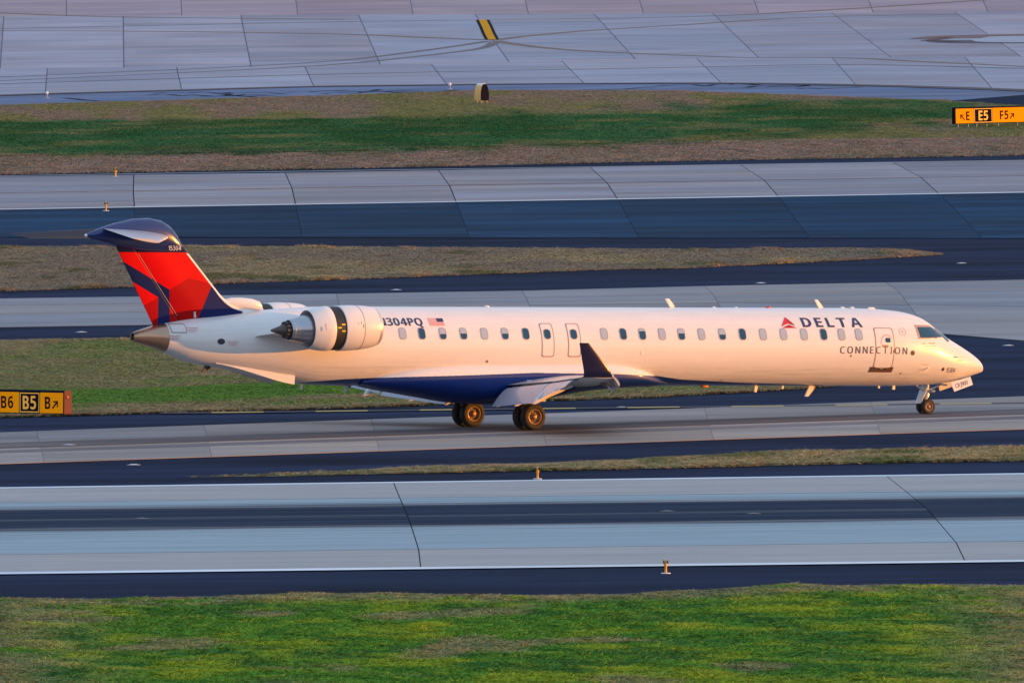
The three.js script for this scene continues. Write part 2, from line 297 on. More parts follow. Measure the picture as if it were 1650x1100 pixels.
{ // taxiway under the aircraft
  const o = structure('taxiway', 'worn concrete taxiway with dark wheel tracks under the aircraft', 'taxiway');
  const v = variants(CONCRETE_TAXI, { streak: 0.2, blotch: 0.07, s: 11, mx: 60 });
  const lo = variants(CONCRETE_TAXI2, { streak: 0.2, blotch: 0.07, s: 14, mx: 60 });
  slabs(o, TAXI_JOINTS, (r, c) => (r ? lo : v)[(c * 2 + r) % 3], 0.006, 0.1);
  const cl = extend(TAXI_CENTRE, 0.3);
  part('rubber_track', ribbon(cl.map(([x, z]) => [x, z - 2.6]), 3.4, 0.004), paving(TRACK, { streak: 0.3, s: 71 }), o);
  part('rubber_track', ribbon(cl.map(([x, z]) => [x, z + 3.4]), 2.2, 0.004), paving(TRACK.map((q) => q * 1.25), { streak: 0.3, s: 75 }), o);
  part('centre_line', ribbon(cl, 0.9, 0.008), std([0.075, 0.055, 0.06], 0.9), o);
  const [A, B] = TAXI_DASH, yel = std([0.42, 0.3, 0.1], 0.85), blk = std([0.03, 0.03, 0.05], 0.9);
  const n = 13; for (let i = -6; i < n + 4; i++) {
    const p = (t) => [lerp(A[0], B[0], t), lerp(A[1], B[1], t)];
    part('edge_dash', ribbon([p(i / n), p((i + 1) / n)], 1.0, 0.008), i % 2 ? yel : blk, o);
  }
}
{ // second taxiway behind the aircraft
  const o = structure('taxiway', 'pale concrete taxiway crossing behind the aircraft fuselage', 'taxiway');
  const v = variants(CONCRETE_MID, { streak: 0.14, blotch: 0.09, s: 21 });
  slabs(o, MID_JOINTS, (r, c) => v[(c + r) % 3], 0.014, [0.3, 0.3, 0.2], paleJoint);
}
{ // far runway: concrete half and dark asphalt-coloured half, white line between
  const o = structure('runway', 'far runway, grey concrete with white edge line and dark blue rubber-coated lanes', 'runway');
  const v = variants(CONCRETE_FAR, { streak: 0.26, blotch: 0.08, s: 31 });
  const w = variants(DARK_FAR, { streak: 0.4, blotch: 0.16, s: 34, tint: [0.85, 1.1, 1.18] });
  slabs(o, FAR_JOINTS, (r, c) => (r < 2 ? v : w)[(c + r) % 3], [0.026, 0.028, 0.013], [0.5, 0.6, 0.8]);
  part('edge_stripe', ribbon(extend(FAR_STRIPE), 1.3), stripeMat, o);
  part('edge_stripe', ribbon(extend(FAR_TOP_STRIPE), 0.8), paving([0.45, 0.44, 0.45], { s: 66 }), o);
}
{ // wide apron at the back
  const o = structure('apron', 'wide lilac-grey concrete apron at the top of the view', 'apron');
  const a = variants(APRON_PINK, { streak: 0.12, blotch: 0.1, s: 41, mz: 160, mx: 60, tint: [0.86, 0.93, 1.0] }), b = variants(APRON_GREY, { streak: 0.16, blotch: 0.12, s: 51, mz: 160, mx: 60, tint: [0.88, 0.97, 1.04] }, 4), c = variants(APRON_BLUE, { streak: 0.14, blotch: 0.1, s: 61, mz: 120, mx: 60, tint: [1.08, 1.0, 0.94] });
  slabs(o, APRON_FAR, (r, q) => a[(q * 2) % 3], 0.035, 0.1, paleJoint);
  slabs(o, APRON_MID, (r, q) => (q > 3 && q < 7 ? c[(q + 1) % 3] : b[(q * 3) % 4]), 0.042, 0.1, paleJoint);
  slabs(o, APRON_NEAR, (r, q) => c[(q * 2 + 1) % 3], 0.038, 0.15, paleJoint);
  const brown = std([0.15, 0.1, 0.08], 0.9), grey = std([0.1, 0.09, 0.1], 0.9), yel = new THREE.MeshPhysicalMaterial({ color: rgb([0.68, 0.3, 0.01]), ...matte }), blk = new THREE.MeshPhysicalMaterial({ color: rgb([0.012, 0.014, 0.025]), ...matte });
  for (const [pts, w, m] of [[LINE_A, 1.3, brown], [LINE_B, 1.3, brown], [LINE_C, 1.0, brown], [LINE_D, 1.0, brown], [LINE_E, 0.75, grey], [LINE_F, 0.75, grey], [LINE_G, 1.2, grey], [LINE_H, 1.3, brown]])
    part('guide_line', ribbon(curve(pts), w, 0.008), m, o);
  const bar = curve(BAR, 12);
  part('guide_bar', ribbon(bar, 1.0, 0.016), blk, o);
  part('guide_bar', ribbon(bar, 0.56, 0.024), yel, o);
  // bar meets the curved lines: two short dark tails
  part('apron_edge', ribbon(curve(APRON_NEAR.map((j) => j[1])), 2.4, 0.012), std([0.04, 0.04, 0.055], 0.95), o);
  part('island', sheetGeo(ISLAND, 0.012), paving([0.42, 0.4, 0.43], { s: 80 }), o);
  part('island_border', ribbon(curve([ISLAND[0], ISLAND[6], ISLAND[5], ISLAND[4]], 20).map(([x, z]) => [x, z + 2]), 3.2, 0.02), std([0.05, 0.05, 0.08], 0.9), o);
  part('island_border', ribbon(curve([ISLAND[0], ISLAND[1], ISLAND[2], ISLAND[3]], 20).map(([x, z]) => [x, z - 4]), 5, 0.02), std([0.14, 0.08, 0.085], 0.9), o);
  for (let i = 1; i < 3; i++) part('island_chevron', ribbon([[44 - i * 0.55 + 1.2, -723], [43.4 - i * 0.55, -712], [44 - i * 0.55 + 1.2, -705]], 0.5, 0.02), std([0.1, 0.05, 0.05], 0.9), o);
}
{ // bluish asphalt strip along the near edge of the apron, with sealed cracks
  const o = structure('apron_shoulder', 'bluish cracked asphalt strip between apron and far grass', 'asphalt');
  const edge = APRON_NEAR.map((j) => j[1]);
  const lawn = LAWN_FAR.slice(0, 9);
  part('asphalt_sheet', sheetGeo([...edge.map(([x, z]) => [x, z + 1]), ...lawn.slice().reverse().map(([x, z]) => [x, z + 4])], -0.02), paving(SHOULDER_BLUE, { streak: 0.1, blotch: 0.16, s: 90 }), o);
  part('asphalt_sheet', sheetGeo(WEDGE, -0.012), paving(ASPHALT, { s: 95 }), o);
  seed = 99;
  for (let i = 0; i < 22; i++) {
    let x = -20 + rnd() * 62, z = lerp(-570, -548, rnd()); const pts = [[x, z]];
    for (let k = 0; k < 5; k++) { x += 0.3 + rnd() * 0.9; z += (rnd() - 0.5) * 9; pts.push([x, z]); }
    part('sealed_crack', ribbon(pts, 0.5, -0.012), jointMat, o);
  }
}
// ---------- grass: soil sheets and blades ----------
function inside(x, z, poly) { let r = false; for (let i = 0, j = poly.length - 1; i < poly.length; j = i++) { const [xi, zi] = poly[i], [xj, zj] = poly[j]; if ((zi > z) !== (zj > z) && x < (xj - xi) * (z - zi) / (zj - zi) + xi) r = !r; } return r; }
function edgeDist(x, z, poly) { let m = 1e9; for (let i = 0, j = poly.length - 1; i < poly.length; j = i++) { const [ax, az] = poly[j], [bx, bz] = poly[i], dx = bx - ax, dz = bz - az, t = clamp(((x - ax) * dx + (z - az) * dz) / (dx * dx + dz * dz + 1e-9)); m = Math.min(m, Math.hypot(x - ax - t * dx, (z - az - t * dz))); } return m; }
function tuftGeo(nb, spread, lean, w, s) {
  seed = s; const pos = [], idx = [];
  for (let i = 0; i < nb; i++) {
    const a = rnd() * 6.283, r = spread * Math.sqrt(rnd()), x = Math.cos(a) * r, z = Math.sin(a) * r, h = 0.55 + rnd() * 0.6, b = rnd() * 6.283, l = lean * (0.3 + rnd()) * h, f = rnd() * 6.283;
    const cx = Math.cos(f) * w, cz = Math.sin(f) * w, k = pos.length / 3;
    pos.push(x - cx, 0, z - cz, x + cx, 0, z + cz, x + Math.cos(b) * l * 0.3 - cx * 0.8, h * 0.6, z + Math.sin(b) * l * 0.3 - cz * 0.8, x + Math.cos(b) * l * 0.3 + cx * 0.8, h * 0.6, z + Math.sin(b) * l * 0.3 + cz * 0.8, x + Math.cos(b) * l, h, z + Math.sin(b) * l);
    idx.push(k, k + 1, k + 2, k + 1, k + 3, k + 2, k + 2, k + 3, k + 4);
  }
  return geo(pos, idx);
}
const bladeMat = new THREE.MeshPhysicalMaterial({ color: 0xffffff, roughness: 0.9, specularIntensity: 0.1 });
function lawn(name, label, poly, count, { h = [0.1, 0.2], spread = 0.16, soil, col, w = 0.014, y = -0.012, s = 1, hf, keep, lean = 0.5 }) {
  const soilMesh = part(name + '_soil', sheetGeo(poly, y), paving(soil, { streak: 0.1, blotch: 0.35, grain: 0.3, s: s + 100 }), scene);
  soilMesh.name = numbered('earth_strip'); soilMesh.userData = { kind: 'structure', label: label.replace('grass', 'soil under the grass'), category: 'soil' };
  const tg = tuftGeo(10, spread, lean, w, s * 17 + 3);
  const xs = poly.map((p) => p[0]), zs = poly.map((p) => p[1]), x0 = Math.min(...xs), x1 = Math.max(...xs), z0 = Math.min(...zs), z1 = Math.max(...zs);
  const M = [], C = []; seed = s * 7919 + 5; const m4 = new THREE.Matrix4(), q = new THREE.Quaternion(), up = new THREE.Vector3(0, 1, 0);
  for (let i = 0; i < count; i++) {
    const x = lerp(x0, x1, rnd()), z = lerp(z0, z1, rnd()), a = rnd(), b = rnd(), c = rnd();
    if (!inside(x, z, poly)) continue;
    const d = edgeDist(x, z, poly);
    if (keep && a > keep(x, z, d)) continue;
    const cl = col(x, z, d, c); const k = 0.6 + 0.8 * b;
    const hh = lerp(h[0], h[1], b * 0.5 + 0.5 * noise(x * 0.9, z * 0.35, s + 3)) * (hf ? hf(x, z, d) : 1) * (c > 0.97 ? 1.35 : 1);
    m4.compose(new THREE.Vector3(x, y, z), q.setFromAxisAngle(up, a * 40), new THREE.Vector3(0.8 + 0.5 * c, hh, 0.8 + 0.5 * c));
    M.push(m4.clone()); C.push(new THREE.Color().setRGB(cl[0] * k, cl[1] * k, cl[2] * k));
  }
  const im = new THREE.InstancedMesh(tg, bladeMat, M.length); M.forEach((m, i) => { im.setMatrixAt(i, m); im.setColorAt(i, C[i]); });
  im.name = numbered('grass'); im.userData = { kind: 'stuff', label, category: 'grass' }; im.castShadow = im.receiveShadow = true;
  scene.add(im);
}
const fbm = (x, z, s) => noise(x, z, s) * 0.55 + noise(x * 2.1, z * 2.1, s + 1) * 0.3 + noise(x * 4.3, z * 4.3, s + 2) * 0.15;
lawn('near', 'lush bright green grass with yellow tufts along the bottom of the view', LAWN_NEAR, 150000, {
  h: [0.05, 0.15], s: 2, soil: [0.1, 0.085, 0.045], spread: 0.2, w: 0.016, lean: 0.35,
  col: (x, z, d, c) => {
    const n = fbm(x * 0.38, z * 0.24, 3), m = fbm(x * 0.26 + 9, z * 0.13 + 4, 8), e = fbm(x * 0.55, z * 0.34, 14);
    let q = mix3(G_GREEN, G_YELLOW, smooth(0.44, 0.62, n) * 0.9);
    q = mix3(q, G_DARK, smooth(0.5, 0.66, e) * 0.85);
    if (c > 0.85) q = mix3(q, G_YELLOW, 0.4); else if (c < 0.2) q = mix3(q, G_DARK, 0.6);
    const dry = Math.max(smooth(0.62, 0.72, m) * 0.7, (1 - smooth(2, 6.5, d + (e - 0.5) * 6)) * 0.85 * smooth(0.35, 0.55, e + 0.1), smooth(172, 184, z + (m - 0.5) * 30) * 0.6 * smooth(0.4, 0.6, e));
    return mix3(q, G_DRY, clamp(dry * (0.55 + 0.6 * c)));
  },
  hf: (x, z, d) => (0.6 + 0.9 * fbm(x * 0.9, z * 0.4, 33)) * (d < 2 ? 0.5 + 0.6 * noise(x * 0.8, 7, 5) : 1),
});
lawn('streak', 'thin line of dry yellowish grass growing between runway and taxiway', LAWN_STREAK, 16000, {
  h: [0.05, 0.12], s: 3, soil: [0.13, 0.11, 0.07], spread: 0.2,
  col: (x, z, d, c) => mix3(G_DRY2, [0.12, 0.14, 0.04], smooth(0.5, 0.75, fbm(x * 0.4, z * 0.3, 6)) * 0.8),
  hf: (x, z, d) => 0.55 + 0.7 * smooth(-8, 14, x) + 0.3 * noise(x, z, 4),
  keep: (x, z, d) => 0.2 + 0.8 * smooth(-9, 0, x),
});
lawn('mid', 'dull olive grass with a green stripe behind the left yellow sign and tail', LAWN_MID, 110000, {
  h: [0.05, 0.11], s: 4, soil: [0.13, 0.115, 0.075], spread: 0.22, w: 0.016,
  col: (x, z, d, c) => {
    const e = fbm(x * 0.25, z * 0.06, 21), g = fbm(x * 0.2, z * 0.08, 27);
    let q = mix3(G_OLIVE, G_DRY, smooth(0.35, 0.65, e) * 0.75);
    const zl = lerp(-33, -46, smooth(-17, 2, x)), stripe = smooth(-zl - 13, -zl - 8, -z) * 0 + (1 - smooth(5, 9, Math.abs(z - zl) + (g - 0.5) * 10));
    q = mix3(q, [0.1, 0.23, 0.03], stripe * 0.9);
    q = mix3(q, G_OLIVE.map((v, i) => v * [0.7, 1.05, 0.6][i]), smooth(0.55, 0.7, g) * 0.6);
    return mix3(q, G_DRY, (1 - smooth(1, 4, d)) * 0.8);
  },
});
lawn('tip', 'dry brown grass tongue ending in a point above the fuselage', LAWN_TIP, 85000, {
  h: [0.05, 0.11], s: 5, soil: [0.14, 0.11, 0.075], spread: 0.24, w: 0.018,
  col: (x, z, d, c) => { const e = fbm(x * 0.25, z * 0.08, 24), g = fbm(x * 0.4 + 5, z * 0.1, 29); return mix3(mix3(G_BROWN, G_DRY2, smooth(0.4, 0.7, e) * 0.7), [0.11, 0.11, 0.03], smooth(0.62, 0.75, g) * 0.7); },
  hf: (x, z, d) => (d < 3 && noise(x * 0.7, 3, 9) > 0.75 ? 1.9 : 1),
});
lawn('far', 'brown and deep green grass belt below the far apron', LAWN_FAR, 260000, {
  h: [0.06, 0.13], s: 6, soil: [0.2, 0.16, 0.125], spread: 0.3, w: 0.03,
  col: (x, z, d, c) => {
    const e = fbm(x * 0.3, z * 0.04, 26), g = fbm(x * 0.5, z * 0.07, 31), gd = edgeDist(x, z, GREEN_FAR) * (inside(x, z, GREEN_FAR) ? 1 : -1) + (g - 0.5) * 20 + (c - 0.5) * 8 + 3;
    const dry = z > -420 ? mix3(G_BROWN, [0.32, 0.23, 0.175], smooth(0.4, 0.6, e)) : mix3(G_BROWN, G_OLIVE, smooth(0.4, 0.62, e));
    const green = mix3(G_DEEP, G_OLIVE, smooth(0.54, 0.74, fbm(x * 0.2 + 3, z * 0.1, 61)) * 0.6);
    return mix3(dry, mix3(green, G_DEEP.map((v) => v * 0.6), smooth(0.45, 0.65, e) * 0.6), smooth(-5, 7, gd) * (0.75 + 0.25 * c));
  },
  hf: (x, z, d) => (inside(x, z, GREEN_FAR) ? 1.4 : 0.8),
  keep: (x, z, d) => (z > -415 && x < 34 && !inside(x, z, GREEN_FAR) ? 0.35 : 1),
});

// ---------- the regional jet ----------
// local frame: x towards the nose, y up, z to the right wing; origin on the ground between the main wheels
const jet = thing('regional_jet', 'white regional jet with blue belly and red tail taxiing to the right', 'airplane', [0, 0, 0]);
jet.rotation.set(0, 29.5 * Math.PI / 180, -1.62 * Math.PI / 180);
const white = gloss(WHITE, 0.35), navy = gloss(NAVY, 0.4, { clearcoat: 0.1, specularIntensity: 0.4 }), blueBelly = gloss(BLUE, 0.35), greyMetal = std([0.42, 0.43, 0.46], 0.35, { metalness: 0.8 }),
  paleGrey = gloss([0.5, 0.51, 0.54], 0.4), ductMetal = std([0.3, 0.3, 0.31], 0.45, { metalness: 0.4 }), sootAndHoleMat = std([0.09, 0.085, 0.08], 0.8), rubberMat = std([0.018, 0.018, 0.02], 0.75), seamMat = std([0.3, 0.25, 0.23], 0.7), ink = std([0.025, 0.03, 0.1], 0.45), inkBrown = std([0.06, 0.045, 0.06], 0.5), redInk = std([0.6, 0.012, 0.02], 0.4), redDark = std([0.38, 0.006, 0.015], 0.4), pinkInk = std([0.62, 0.3, 0.3], 0.6);
// fuselage stations: [x, top, bottom, half width]
const ST = [[-13.17, 3.585, 2.6, 0.49], [-12.25, 3.73, 2.28, 0.71], [-11.04, 3.845, 2.06, 0.92], [-9.83, 3.98, 1.86, 1.1], [-8.6, 4.09, 1.65, 1.24], [-7.4, 4.15, 1.5, 1.315], [-6.0, 4.165, 1.465, 1.345], [-2, 4.165, 1.465, 1.345], [4, 4.165, 1.465, 1.345], [10, 4.165, 1.465, 1.345], [13.6, 4.165, 1.465, 1.345], [14.9, 4.145, 1.465, 1.33], [15.7, 4.1, 1.465, 1.29], [16.35, 4.02, 1.47, 1.22], [16.95, 3.86, 1.49, 1.12], [17.5, 3.54, 1.515, 1.0], [18.0, 3.2, 1.565, 0.87], [18.5, 2.94, 1.65, 0.7], [18.95, 2.7, 1.76, 0.52], [19.3, 2.49, 1.86, 0.35], [19.52, 2.32, 1.92, 0.21], [19.63, 2.17, 1.965, 0.1], [19.66, 2.04, 2.02, 0.01]];
function at(x, k) {                                      // monotone cubic through the stations
  const n = ST.length; let i = 0; while (i < n - 2 && x > ST[i + 1][0]) i++;
  const d = (j) => (ST[j + 1][k] - ST[j][k]) / (ST[j + 1][0] - ST[j][0]);
  const m = (j) => { if (j === 0) return d(0); if (j === n - 1) return d(n - 2); const a = d(j - 1), b = d(j); return a * b <= 0 ? 0 : 2 * a * b / (a + b); };
  const h = ST[i + 1][0] - ST[i][0], t = clamp((x - ST[i][0]) / h), y0 = ST[i][k], y1 = ST[i + 1][k];
  return (2 * t ** 3 - 3 * t * t + 1) * y0 + (t ** 3 - 2 * t * t + t) * h * m(i) + (3 * t * t - 2 * t ** 3) * y1 + (t ** 3 - t * t) * h * m(i + 1);
}
function skin(x, phi, off = 0, side = 1) {               // point on the fuselage skin at angle phi above its widest line
  const top = at(x, 1), bot = at(x, 2), w = at(x, 3), yc = (top + bot) / 2, h = (top - bot) / 2;
  const ny = Math.sin(phi) / h, nz = Math.cos(phi) / w, l = Math.hypot(ny, nz);
  return [x, yc + h * Math.sin(phi) + off * ny / l, side * (w * Math.cos(phi) + off * nz / l)];
}
const R0 = 1.345;
const onArc = (x, a, off, side) => skin(x, a / R0, off, side);               // a: metres round the skin from the widest line
function onY(x, y, off, side) { const top = at(x, 1), bot = at(x, 2); return skin(x, Math.asin(clamp((y - (top + bot) / 2) / ((top - bot) / 2), -1, 1)), off, side); }
// belly paint line
const BL = [[-8.6, 1.52], [-6.46, 1.7], [-4.26, 1.79], [-2.05, 1.85], [0.7, 1.94], [4.07, 1.9], [5.94, 1.82], [6.94, 1.70], [9.44, 1.59], [12.95, 1.5], [13.4, 1.4]];
const paintLine = (x) => { if (x < -8.6 || x > 13.4) return -9; let i = 0; while (i < BL.length - 2 && x > BL[i + 1][0]) i++; return lerp(BL[i][1], BL[i + 1][1], (x - BL[i][0]) / (BL[i + 1][0] - BL[i][0])); };
const FX0 = ST[0][0], FX1 = ST[ST.length - 1][0];
const paintTex = dataTex(2048, 512, (u, v) => {
  const x = lerp(FX0, FX1, u), th = v * 2 * Math.PI, top = at(x, 1), bot = at(x, 2), y = (top + bot) / 2 + (top - bot) / 2 * Math.cos(th);
  if (y < paintLine(x)) return BLUE;
  const dirt = (noise(x * 1.5, v * 90, 7) - 0.5) * 0.05 + (noise(x * 6, v * 40, 8) - 0.5) * 0.02 + (noise(x * 0.3, v * 300, 17) - 0.5) * 0.035;
  let k = 1 + dirt;
  if (y < 2.15) k *= 1 - 0.09 * smooth(0.5, 0.75, noise(x * 0.8, v * 260, 23)) - 0.05 * smooth(0.6, 0.8, noise(x * 3, v * 120, 27));   // oil and dirt streaks under the floor line
  for (const t of [0.105, 0.17, 0.315, 0.37]) if (Math.abs(v - t) < 0.0013) k *= 0.955;                     // lap joints
  if (v > 0.2 && v < 0.4) for (const [px, py, pw, ph] of [[-9.2, 2.4, 0.5, 0.3], [-6.9, 2.0, 0.7, 0.25], [7.2, 2.1, 0.6, 0.3], [9.9, 2.0, 0.45, 0.3], [12.2, 2.0, 0.8, 0.35], [16.7, 2.4, 0.5, 0.35], [18.0, 2.2, 0.35, 0.3]]) { const ax = Math.abs(x - px), ay = Math.abs(y - py); if (ax < pw / 2 && ay < ph / 2 && (ax > pw / 2 - 0.017 || ay > ph / 2 - 0.014)) k *= 0.92; }   // access panels
  for (const j of [-11.05, -8.4, -5.9, 5.2, 8.9, 13.2, 16.0, 18.2]) if (Math.abs(x - j) < 0.012) k *= 0.95;
  return WHITE.map((c) => c * k);
}, false);
{ // fuselage shell
  const xs = []; for (let i = 0; i <= 150; i++) xs.push(lerp(FX0, 18.5, i / 150)); for (let i = 1; i <= 26; i++) xs.push(lerp(18.5, FX1, 1 - (1 - i / 26) ** 1.8));
  const n = 96, rings = xs.map((x) => { const top = at(x, 1), bot = at(x, 2), w = at(x, 3), yc = (top + bot) / 2, h = (top - bot) / 2; const r = []; for (let j = 0; j <= n; j++) { const t = j / n * 2 * Math.PI; r.push([x, yc + h * Math.cos(t), w * Math.sin(t)]); } return r; });
  let j = 0;
  const g = loft(rings, { closed: false, uv: (p, i, q) => [(p[0] - FX0) / (FX1 - FX0), q * (n + 1) / n] });
  part('fuselage', g, gloss([1, 1, 1], 0.35, { map: paintTex }), jet);
}
// patches that follow the skin: outline points [x, a], filled from their middle
function patch(outline, off, mapf = onArc, side = 1, rings = 3) {
  const c = outline.reduce((s, p) => [s[0] + p[0] / outline.length, s[1] + p[1] / outline.length], [0, 0]), pos = [mapf(c[0], c[1], off, side)], idx = [], n = outline.length;
  for (let r = 1; r <= rings; r++) outline.forEach((p) => pos.push(mapf(lerp(c[0], p[0], r / rings), lerp(c[1], p[1], r / rings), off, side)));
  for (let j = 0; j < n; j++) {
    idx.push(0, 1 + j, 1 + (j + 1) % n);
    for (let r = 1; r < rings; r++) { const a = 1 + (r - 1) * n + j, b = 1 + (r - 1) * n + (j + 1) % n, d = a + n, e = b + n; idx.push(a, d, b, b, d, e); }
  }
  return geo(pos.flat(), idx);
}
function band(outline, width, off, mapf = onArc, side = 1) {   // frame of given width just outside an outline
  const n = outline.length, c = outline.reduce((s, p) => [s[0] + p[0] / n, s[1] + p[1] / n], [0, 0]), pos = [], idx = [];
  const hx = Math.max(...outline.map((p) => Math.abs(p[0] - c[0]))), hy = Math.max(...outline.map((p) => Math.abs(p[1] - c[1])));
  outline.forEach((p) => { pos.push(mapf(p[0], p[1], off, side), mapf(c[0] + (p[0] - c[0]) * (1 + width / hx), c[1] + (p[1] - c[1]) * (1 + width / hy), off, side)); });
  for (let j = 0; j < n; j++) { const a = 2 * j, b = 2 * ((j + 1) % n); idx.push(a, a + 1, b, b, a + 1, b + 1); }
  return geo(pos.flat(), idx);
}
function roundRect(x0, x1, y0, y1, r, seg = 6, lean = 0) {
  const out = [], cs = [[x1 - r, y1 - r, 0], [x0 + r, y1 - r, 1], [x0 + r, y0 + r, 2], [x1 - r, y0 + r, 3]];
  cs.forEach(([cx, cy, k], i) => {
    for (let s = 0; s <= seg; s++) { const a = (k + s / seg) * Math.PI / 2; out.push([cx + r * Math.cos(a), cy + r * Math.sin(a)]); }
    const nx = cs[(i + 1) % 4], vertical = i % 2 === 1; if (vertical) for (let s = 1; s < 6; s++) { const p = out[out.length - 1]; const a1 = (nx[2]) * Math.PI / 2, q = [nx[0] + r * Math.cos(a1), nx[1] + r * Math.sin(a1)]; out.push([lerp(p[0], q[0], 1 / (7 - s)), lerp(p[1], q[1], 1 / (7 - s))]); }
  });
  // the right-hand edge also gets points between its corners
  const p = out[out.length - 1], q = out[0]; for (let s = 1; s < 6; s++) out.push([lerp(p[0], q[0], s / 6), lerp(p[1], q[1], s / 6)]);
  return out;
}
function letters(name, gs, mapf, mat, parent) {
  const o = new THREE.Group(); o.name = name; parent.add(o);
  for (const g of gs) part('letter', print(g, mapf), mat, o);
  return o;
}
function print(g, mapf) { const p = g.attributes.position; for (let i = 0; i < p.count; i++) { const q = mapf(p.getX(i), p.getY(i)); p.setXYZ(i, ...q); } g.computeVertexNormals(); return g; }

// cabin windows, right side
const glass = new THREE.MeshPhysicalMaterial({ color: rgb([0.02, 0.075, 0.15]), roughness: 0.12, specularIntensity: 0.6 });
const shadeMat = gloss([0.35, 0.42, 0.52], 0.2), recessShadeMat = gloss([0.27, 0.26, 0.29], 0.4);  // cabin frame darkened: shade of a window recess put into its colour
function cabinWindow(x, open, parent, y0 = 0.275, y1 = 0.665, wd = 0.25) {
  const o = roundRect(x - wd / 2, x + wd / 2, y0, y1, wd * 0.42);
  const w = part('cabin_window', patch(o, 0.009), glass, parent);
  part('window_frame', band(o, 0.02, 0.014), recessShadeMat, w);
  if (open < 1) { const yb = lerp(y0, y1, open); part('window_shade', patch(o.map(([a, b]) => [a * 0.97 + x * 0.03, Math.max(b, yb)]), 0.0115), shadeMat, w); }
}
const winX = [-4.47, -3.71, -2.88, -2.06, -1.23, -0.41, 0.42];
[0, 1, 0.45, 0.5, 0, 0.5, 1].forEach((s, i) => cabinWindow(winX[i], s, jet));
[3.55, 4.31, 5.08, 5.87, 6.65, 7.46, 8.29, 9.11, 9.94, 10.77, 11.6, 12.39, 13.12, 13.82].forEach((x, i) => cabinWindow(x, [0, 1, 0.75, 0, 0.55, 0, 0.45, 1, 0, 0, 0, 1, 0, 0][i], jet));
// doors
for (const [x0, x1] of [[1.06, 1.5], [2.11, 2.56]]) {
  const o = roundRect(x0, x1, -0.3, 0.84, 0.08), d = part('exit_door', patch(o, 0.006, onArc, 1, 4), white, jet, 'overwing exit door');
  part('door_seam', band(o, 0.035, 0.01), seamMat, d);
  cabinWindow((x0 + x1) / 2 - 0.01, 1, d, 0.29, 0.62, 0.25);
}
{
  const o = roundRect(14.5, 15.22, -0.7, 0.71, 0.1), d = part('service_door', patch(o, 0.006, onArc, 1, 5), white, jet, 'front service door with small round-cornered window');
  part('door_seam', band(o, 0.038, 0.01), seamMat, d);
  const wo = roundRect(14.88, 15.09, 0.2, 0.36, 0.05); part('door_window', patch(wo, 0.012), glass, d);
  part('door_placard', patch(roundRect(14.72, 15.0, 0.05, 0.11, 0.02), 0.012), std([0.3, 0.2, 0.16], 0.6), d);
  const arc = []; for (let i = 0; i <= 14; i++) { const a = Math.PI * (1 - i / 14 * 0.8); arc.push([14.94 + 0.26 * Math.cos(a), 0.12 + 0.36 * Math.sin(a)]); }
  const pos = [], idx = []; arc.forEach(([x, a], i) => { pos.push(onArc(x, a, 0.012), onArc(14.94 + (x - 14.94) * 0.92, 0.12 + (a - 0.12) * 0.92, 0.012)); if (i) { const k = 2 * i; idx.push(k - 2, k - 1, k, k, k - 1, k + 1); } });
  part('handle_arc', geo(pos.flat(), idx), pinkInk, d);
  part('door_sill', patch([[14.36, -0.9], [15.3, -0.9], [15.32, -0.68], [15.24, -0.68], [15.22, -0.78], [14.5, -0.78], [14.46, -0.68], [14.36, -0.68]], 0.018, onArc, 1, 1), std([0.1, 0.05, 0.035], 0.6), d);
}
// cockpit windows
{
  const side = [[16.26, 3.6], [16.6, 3.6], [17.0, 3.59], [17.3, 3.45], [17.55, 3.28], [17.72, 3.14], [17.2, 3.13], [16.7, 3.13], [16.3, 3.13], [16.28, 3.35]];
  const pane = [[16.38, 3.52], [16.73, 3.52], [17.08, 3.515], [17.28, 3.4], [17.42, 3.28], [17.53, 3.17], [17.1, 3.165], [16.75, 3.165], [16.42, 3.165], [16.39, 3.35]];
  for (const s of [1, -1]) {
    const w = part('cockpit_window', patch(pane, 0.016, onY, s, 4), glass, jet); part('window_frame', patch(side, 0.008, onY, s, 4), std([0.36, 0.27, 0.24], 0.55), w);
    const f = [[17.62, 0.78], [17.86, 0.66], [18.02, 0.82], [18.05, 1.1], [18.05, 1.5], [17.55, 1.5], [17.4, 1.2], [17.45, 0.95]];
    part('windscreen', patch(f, 0.012, (x, p, o, sd) => skin(x - 0.1, p, o, sd), s, 4), glass, jet);
  }
}
